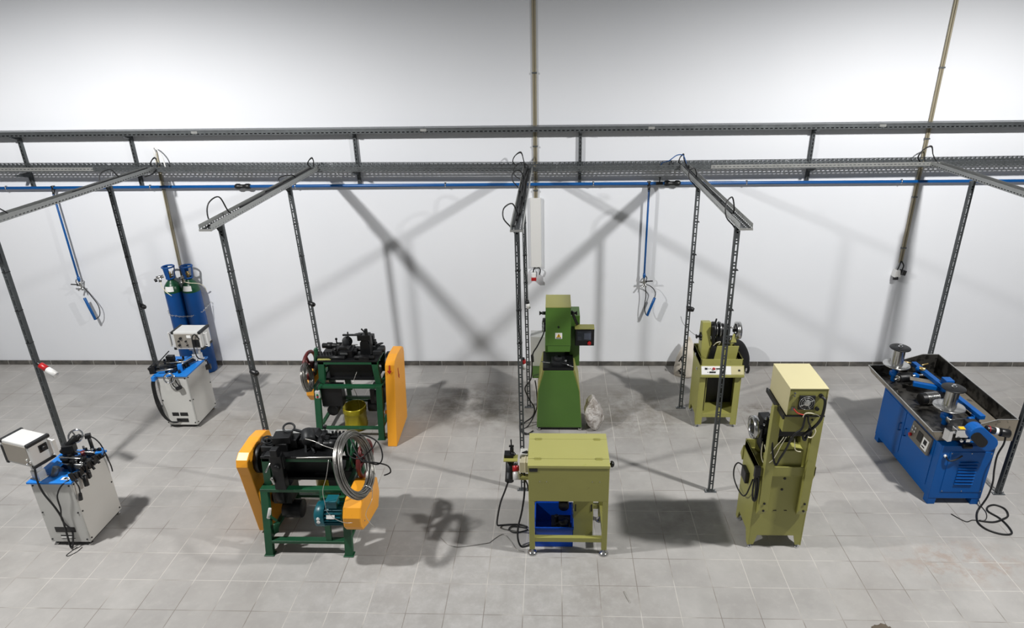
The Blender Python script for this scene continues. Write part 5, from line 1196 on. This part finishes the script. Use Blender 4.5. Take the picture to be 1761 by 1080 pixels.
# sacks behind the rear olive machine
def blob_mesh(c, sx, sy, h, seed, lean=(0,0), pw=0.55, wr=0.10, cone=False):
    m = M(); rnd = random.Random(seed); nr, na = 16, 28; rings = []
    ph = [rnd.uniform(0,6.28) for _ in range(6)]
    for i in range(nr+1):
        f = i/nr
        prof = (sin(pi*(0.18+0.82*f)))**pw if f < 1 else 0.0
        if cone: prof = (1-f**1.5)**0.75 * (0.86+0.14*min(1, f*6))
        R = []
        for k in range(na):
            a = 2*pi*k/na
            w = 1 + wr*sin(2*a+ph[0]+3*f) + wr*0.7*sin(5*a+ph[1]-6*f) + wr*0.5*sin(9*a+ph[2]+9*f)
            R.append(m.b.verts.new((c[0]+lean[0]*f+sx*prof*w*cos(a), c[1]+lean[1]*f+sy*prof*w*sin(a), c[2]+0.003+h*f*(1+0.05*sin(3*a+ph[3])))))
        rings.append(R)
    for i in range(nr):
        for k in range(na):
            f = m.b.faces.new((rings[i][k],rings[i][(k+1)%na],rings[i+1][(k+1)%na],rings[i+1][k])); f.smooth = True
    m.b.faces.new(rings[0][::-1])
    return m
s = thing('sack', (1.93,-0.30,0), 'beige printed cloth sack leaning on the wall behind the rear olive machine', 'sack')
part(s, 'sack_body', blob_mesh((1.91,-0.27,0),0.185,0.15,0.54,3,(0.03,0.09),0.85,0.05,True), 'cloth')
m = M()
for (px, pz, w_, h_, r_) in ((1.80,0.30,0.018,0.10,0.5),(1.815,0.27,0.018,0.07,-0.4),(1.80,0.10,0.05,0.02,0.5),(1.83,0.07,0.06,0.018,-0.2),(1.86,0.05,0.05,0.02,0.3),(1.815,0.14,0.03,0.015,-0.5)):
    m.obox((px,-0.27-0.13+0.55*abs(px-1.93)*0.4,pz),(w_,0.012,h_),Matrix.Rotation(r_,3,'Y') @ Matrix.Rotation(-0.5,3,'Z'))
part(s, 'printing', m, 'ink')
s = thing('cable_bag', (2.72,-0.2,0), 'black fabric bag slumped against the wall right of the rear olive machine', 'bag')
m = M().tube([(2.40,-0.30,0.52),(2.52,-0.26,0.50),(2.63,-0.22,0.44),(2.70,-0.20,0.34),(2.74,-0.20,0.22),(2.74,-0.20,0.10)],0.075,14)
part(s, 'bag_body', m, 'fabric_black')
part(s, 'strap', M().tube([(2.72,-0.22,0.20),(2.79,-0.24,0.13),(2.81,-0.24,0.06),(2.80,-0.24,0.012)],0.018), 'fabric_black')
part(s, 'bag_end', blob_mesh((2.68,-0.2,0),0.09,0.10,0.34,12,(0,0.02)), 'fabric_black')

# ------------------------------------------------------------------ blue spooling machine
t = thing('spooling_machine', (4.15,-2.5,0), 'long blue cabinet machine with an open steel tank top and two spools, at the right', 'machine')
bx0, bx1, by0, by1 = 3.858, 4.385, -3.085, -1.885
m = M().box(bx0,bx1,by0,by1,0.075,0.715)
part(t, 'cabinet', m, 'mblue', 0.005)
for (x, y) in ((bx0,by0),(bx1-0.09,by0),(bx0,by1-0.09),(bx1-0.09,by1-0.09)):
    part(t, 'leg', M().prism([(x+0.004,0.0),(x+0.08,0.0),(x+0.086,0.075),(x+0.004,0.075)],'y',y+0.004,y+0.086), 'mblue', 0.003)
dv = part(t, 'end_panel', M().box(3.955,4.37,by0-0.006,by0,0.16,0.645), 'mblue', 0.002)
m = M()
for k in range(8):
    z = 0.53-k*0.037
    m.prism([(by0-0.006,z),(by0-0.022,z-0.004),(by0-0.006,z-0.018)],'x',4.07,4.25)
part(dv, 'louvres', m, 'mblue')
for x in (3.97,4.165,4.355):
    for z in (0.175,0.63): part(dv, 'screw', M().cyl((x,by0-0.009,z),(x,by0-0.006,z),0.006,n=8), 'steel')
for yy in (-2.42,-2.62,-2.20):
    pass
part(t, 'door', M().box(bx0-0.006,bx0,-2.985,-2.42,0.17,0.69), 'mblue', 0.002)
part(t, 'door', M().box(bx0-0.006,bx0,-2.41,-1.92,0.17,0.69), 'mblue', 0.002)
for yy in (-2.36,-2.475):
    part(t, 'door_handle', M().tube([(bx0-0.006,yy,0.52),(bx0-0.03,yy,0.52),(bx0-0.03,yy,0.43),(bx0-0.006,yy,0.43)],0.007,8,1), 'mblue')
# control panel
R = Matrix.Rotation(0.12,3,'Y')
c = Vector((bx0-0.022,-2.77,0.60))
cp = part(t, 'control_panel', M().obox(c,(0.028,0.36,0.20),R), 'panel_grey', 0.003)
def pc(u, v): return c + R @ Vector((-0.016, u, v))
part(cp, 'indicator', M().cyl(pc(0.13,0.055),pc(0.13,0.055)+Vector((-0.015,0,0)),0.012).cyl(pc(0.09,0.055),pc(0.09,0.055)+Vector((-0.015,0,0)),0.012).cyl(pc(0.13,0.015),pc(0.13,0.015)+Vector((-0.015,0,0)),0.012).cyl(pc(0.09,0.015),pc(0.09,0.015)+Vector((-0.015,0,0)),0.012), 'chrome', each=True)
part(cp, 'stop_button', M().cyl(pc(0.14,-0.05),pc(0.14,-0.05)+Vector((-0.022,0,0)),0.018), 'red')
part(cp, 'counter', M().obox(pc(0.0,0.01),(0.006,0.08,0.10),R), 'blackp')
sc_ = part(cp, 'scale_plate', M().obox(pc(-0.11,-0.01),(0.004,0.10,0.12),R), 'white')
part(sc_, 'scale_marks', M().obox(pc(-0.11,0.01)+Vector((-0.003,0,0)),(0.004,0.05,0.05),R).obox(pc(-0.10,-0.045)+Vector((-0.003,0,0)),(0.004,0.05,0.012),R), 'ink')
part(t, 'cable_gland', M().cyl((3.91,by0-0.02,0.60),(3.91,by0,0.60),0.014), 'white')
part(t, 'gland_lead', M().tube([(3.91,by0-0.02,0.60),(3.94,by0-0.03,0.56),(4.0,by0-0.035,0.575),(4.06,by0-0.03,0.62)],0.008), 'cable')
# tank
tx0, tx1, ty0, ty1 = 3.79, 4.585, -3.0, -1.56
zf, zl, zh = 0.722, 0.822, 0.968
part(t, 'tank_floor', M().box(tx0+0.055,tx1-0.004,ty0+0.004,ty1-0.004,zf,zf+0.004), 'tank_oil')
# near end wall, far end wall with the step up, left low wall slanted, right high wall
endp = [(tx0,zl),(tx0+0.055,zf),(tx1,zf),(tx1,zh),(tx1-0.19,zh),(tx0+0.17,zl)]
part(t, 'tank_end', M().prism(endp,'y',ty0-0.003,ty0), 'tank')
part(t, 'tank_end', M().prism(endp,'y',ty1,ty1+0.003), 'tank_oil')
m = M(); m._faces([(tx0,ty0,zl),(tx0,ty1,zl),(tx0+0.055,ty1,zf),(tx0+0.055,ty0,zf),(tx0-0.003,ty0,zl),(tx0-0.003,ty1,zl),(tx0+0.052,ty1,zf),(tx0+0.052,ty0,zf)],[(0,1,2,3),(4,7,6,5),(0,4,5,1),(0,3,7,4),(1,5,6,2)])
part(t, 'tank_side', m, 'tank')
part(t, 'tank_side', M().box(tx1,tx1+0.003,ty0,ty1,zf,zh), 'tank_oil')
part(t, 'tank_rim', M().bar((tx0,ty0,zl),(tx0,ty1,zl),0.008,0.008).bar((tx1,ty0,zh),(tx1,ty1,zh),0.008,0.008).bar((tx0,ty0,zl),(tx0+0.17,ty0,zl),0.006,0.006).bar((tx0+0.17,ty0,zl),(tx1-0.19,ty0,zh),0.006,0.006).bar((tx1-0.19,ty0,zh),(tx1,ty0,zh),0.006,0.006).bar((tx0,ty1,zl),(tx0+0.17,ty1,zl),0.006,0.006).bar((tx0+0.17,ty1,zl),(tx1-0.19,ty1,zh),0.006,0.006).bar((tx1-0.19,ty1,zh),(tx1,ty1,zh),0.006,0.006), 'galv_light')
part(t, 'drip_shelf', M().obox((4.50,-2.50,0.78),(0.15,0.9,0.004),euler(0,-0.25,0)), 'tank')
part(t, 'main_beam', M().bar((4.255,-1.66,0.90),(4.34,-2.86,0.90),0.055,0.045), 'mblue', 0.004)
part(t, 'beam_support', M().box(4.22,4.29,-1.82,-1.78,0.726,0.90).box(4.30,4.36,-2.80,-2.74,0.726,0.88).box(4.27,4.33,-2.28,-2.22,0.726,0.88).box(4.29,4.38,-2.26,-2.16,0.90,0.99).cyl((4.25,-1.80,0.93),(4.19,-1.86,0.93),0.02), 'mblue', 0.004)
part(t, 'beam_roller', M().cyl((4.22,-1.84,0.93),(4.27,-1.88,0.93),0.022).cyl((4.14,-1.68,0.93),(4.20,-1.70,0.92),0.01).cyl((4.30,-1.75,0.92),(4.38,-1.73,0.93),0.008), 'brass')
part(t, 'swing_arm', M().bar((4.08,-2.02,0.845),(4.33,-2.14,0.845),0.12,0.05), 'mblue', 0.004)
part(t, 'swing_arm_plate', M().bar((4.06,-1.98,0.873),(4.33,-2.10,0.873),0.09,0.004), 'tank')
part(t, 'rear_roller', M().cyl((4.0,-1.86,0.81),(4.36,-1.80,0.81),0.055,n=28), 'black', each=True)
part(t, 'front_roller', M().cyl((4.02,-2.32,0.80),(4.33,-2.26,0.80),0.062,n=28), 'black')
m = M().cyl((4.12,-1.92,0.87),(4.34,-1.88,0.87),0.013)
for k in range(14): m.torus((4.19+k*0.011,-1.907+k*0.002,0.87),(1,0.18,0),0.013,0.003,14,5)
m.cyl((4.12,-2.30,0.845),(4.32,-2.27,0.845),0.012)
for k in range(10): m.torus((4.08+k*0.014,-2.31+k*0.0025,0.80),(1,0.18,0),0.064,0.004,28,5)
part(t, 'lead_screw', m, 'steel')
part(t, 'roller_bracket', M().obox((4.16,-1.915,0.87),(0.04,0.06,0.05),rotz(0.18)), 'mblue', 0.003)
part(t, 'roller_bearing', M().cyl((3.985,-1.865,0.81),(4.0,-1.86,0.81),0.035).cyl((3.95,-1.88,0.80),(3.99,-1.87,0.81),0.012), 'steel')
part(t, 'clamp_lever', M().cyl((4.02,-2.82,0.85),(4.24,-2.80,0.85),0.007).lathe([(0,0),(0.03,0.002),(0.034,0.01),(0.016,0.018),(0,0.02)],(4.02,-2.82,0.85),(1,0.05,0),18), 'chrome')
part(t, 'spindle_base', M().cyl((4.085,-2.70,0.726),(4.085,-2.70,0.93),0.03).cyl((4.0,-1.765,0.726),(4.0,-1.765,0.93),0.03).cyl((4.085,-2.70,0.80),(4.085,-2.70,0.84),0.055).cyl((4.0,-1.765,0.80),(4.0,-1.765,0.84),0.055).cyl((4.24,-2.80,0.85),(4.30,-2.79,0.85),0.02), 'mblue')
# end gear
ch = part(t, 'feeder_block', M().obox((3.86,-3.12,0.87),(0.045,0.07,0.12),rotz(0.2)).box(3.91,4.03,-3.16,-3.08,0.86,0.945).cyl((3.88,-3.13,0.90),(3.95,-3.13,0.90),0.012).cyl((4.03,-3.13,0.82),(4.18,-3.14,0.82),0.008).box(4.03,4.07,-3.15,-3.11,0.80,0.84).cyl((3.96,-3.17,0.84),(3.96,-3.19,0.84),0.015), 'chrome', 0.003)
part(ch, 'yellow_tag', M().box(3.95,4.0,-3.14,-3.10,0.946,0.949), 'yellowink')
part(t, 'feeder_bracket', M().box(3.88,4.10,-3.10,-3.003,0.80,0.86).cyl((4.02,-3.14,0.75),(4.10,-3.14,0.75),0.025).box(4.05,4.16,-3.10,-3.005,0.86,0.98), 'black', 0.005)
gp = []
for k in range(9):
    a = pi/2 + pi*k/8; gp.append((4.045+0.0+0.05*cos(a)*0.0, 0))
def stadium(cx0, cz0, cx1, cz1, r):
    import math as _m
    d = Vector((cx1-cx0, cz1-cz0)); a = _m.atan2(d.y, d.x); P_ = []
    for k in range(11): b_ = a + pi/2 + pi*k/10; P_.append((cx0+r*cos(b_), cz0+r*sin(b_)))
    for k in range(11): b_ = a - pi/2 + pi*k/10; P_.append((cx1+r*cos(b_), cz1+r*sin(b_)))
    return P_
# guard casing lies with its belt plane along the machine end
part(t, 'belt_cover', M().prism(stadium(4.09,0.925,4.225,0.81,0.082),'y',-3.20,-3.09), 'mblue', 0.01)
part(t, 'belt_cover_face', M().prism(stadium(4.075,0.90,4.15,0.83,0.05),'y',-3.206,-3.20), 'black', 0.003)
mo = part(t, 'gear_motor', M().cyl((4.22,-3.10,0.925),(4.36,-3.12,0.90),0.034,n=22).cyl((4.35,-3.12,0.902),(4.43,-3.13,0.89),0.043,n=10), 'blackp', 0.003)
part(mo, 'motor_label', M().cyl((4.30,-3.111,0.911),(4.325,-3.115,0.906),0.0355,n=22), 'white')
part(mo, 'motor_band', M().torus((4.245,-3.103,0.921),(1,-0.1,-0.15),0.034,0.005,22,6), 'red')
part(t, 'floor_cable', M().tube([(4.40,-3.14,0.86),(4.395,-3.15,0.78),(4.36,-3.16,0.66),(4.365,-3.17,0.50),(4.39,-3.17,0.34),(4.375,-3.18,0.18),(4.31,-3.20,0.03),(4.25,-3.28,0.010),(4.21,-3.38,0.010),(4.24,-3.47,0.010),(4.34,-3.53,0.010),(4.44,-3.52,0.010),(4.47,-3.42,0.010),(4.46,-3.30,0.010),(4.41,-3.20,0.010),(4.45,-3.13,0.012),(4.54,-3.10,0.010),(4.60,-3.16,0.010),(4.57,-3.26,0.010),(4.48,-3.32,0.014),(4.36,-3.36,0.010),(4.24,-3.34,0.010)],0.0085), 'cable')
part(t, 'floor_wire', M().tube([(4.38,-3.04,0.10),(4.385,-3.10,0.02),(4.38,-3.22,0.006),(4.30,-3.33,0.006),(4.18,-3.33,0.006),(4.10,-3.35,0.006),(4.02,-3.24,0.006)],0.004), 'cable')
def spool(x, y, z, R1, label):
    s = thing('wire_spool', (x,y,z), label, 'spool', 'aluminium spools on the blue machine')
    part(s, 'lower_flange', M().lathe([(0.015,0.0),(R1-0.004,0.0),(R1,0.004),(R1,0.010),(R1-0.006,0.013),(0.07,0.018),(0.015,0.018)],(x,y,z),(0,0,1),48,True), 'steel')
    part(s, 'drum', M().lathe([(0.068,0.016),(0.064,0.05),(0.062,0.19),(0.066,0.215)],(x,y,z),(0,0,1),40), 'steel')
    part(s, 'upper_flange', M().lathe([(0,0.213),(0.105,0.213),(0.112,0.217),(0.112,0.223),(0.106,0.227),(0.03,0.229),(0,0.229)],(x,y,z),(0,0,1),48), 'black')
    part(s, 'lock_nut', M().cyl((x,y,z+0.229),(x,y,z+0.243),0.026,n=6).cyl((x,y,z+0.243),(x,y,z+0.26),0.015,n=14), 'chrome')
    return s
spool(4.0,-1.765,0.932,0.145,'aluminium wire spool with dark top flange, at the far end of the blue machine')
spool(4.085,-2.70,0.932,0.150,'aluminium wire spool with dark top flange, at the near end of the blue machine')

# ------------------------------------------------------------------ brown rag at the picture's bottom edge
rg = solo('rag', blob_mesh((2.70,-4.70,0),0.085,0.075,0.045,21,(0,0),0.5,0.22), 'brown', (2.70,-4.70,0), 'small crumpled brown rag on the floor at the bottom edge of the picture', 'rag')
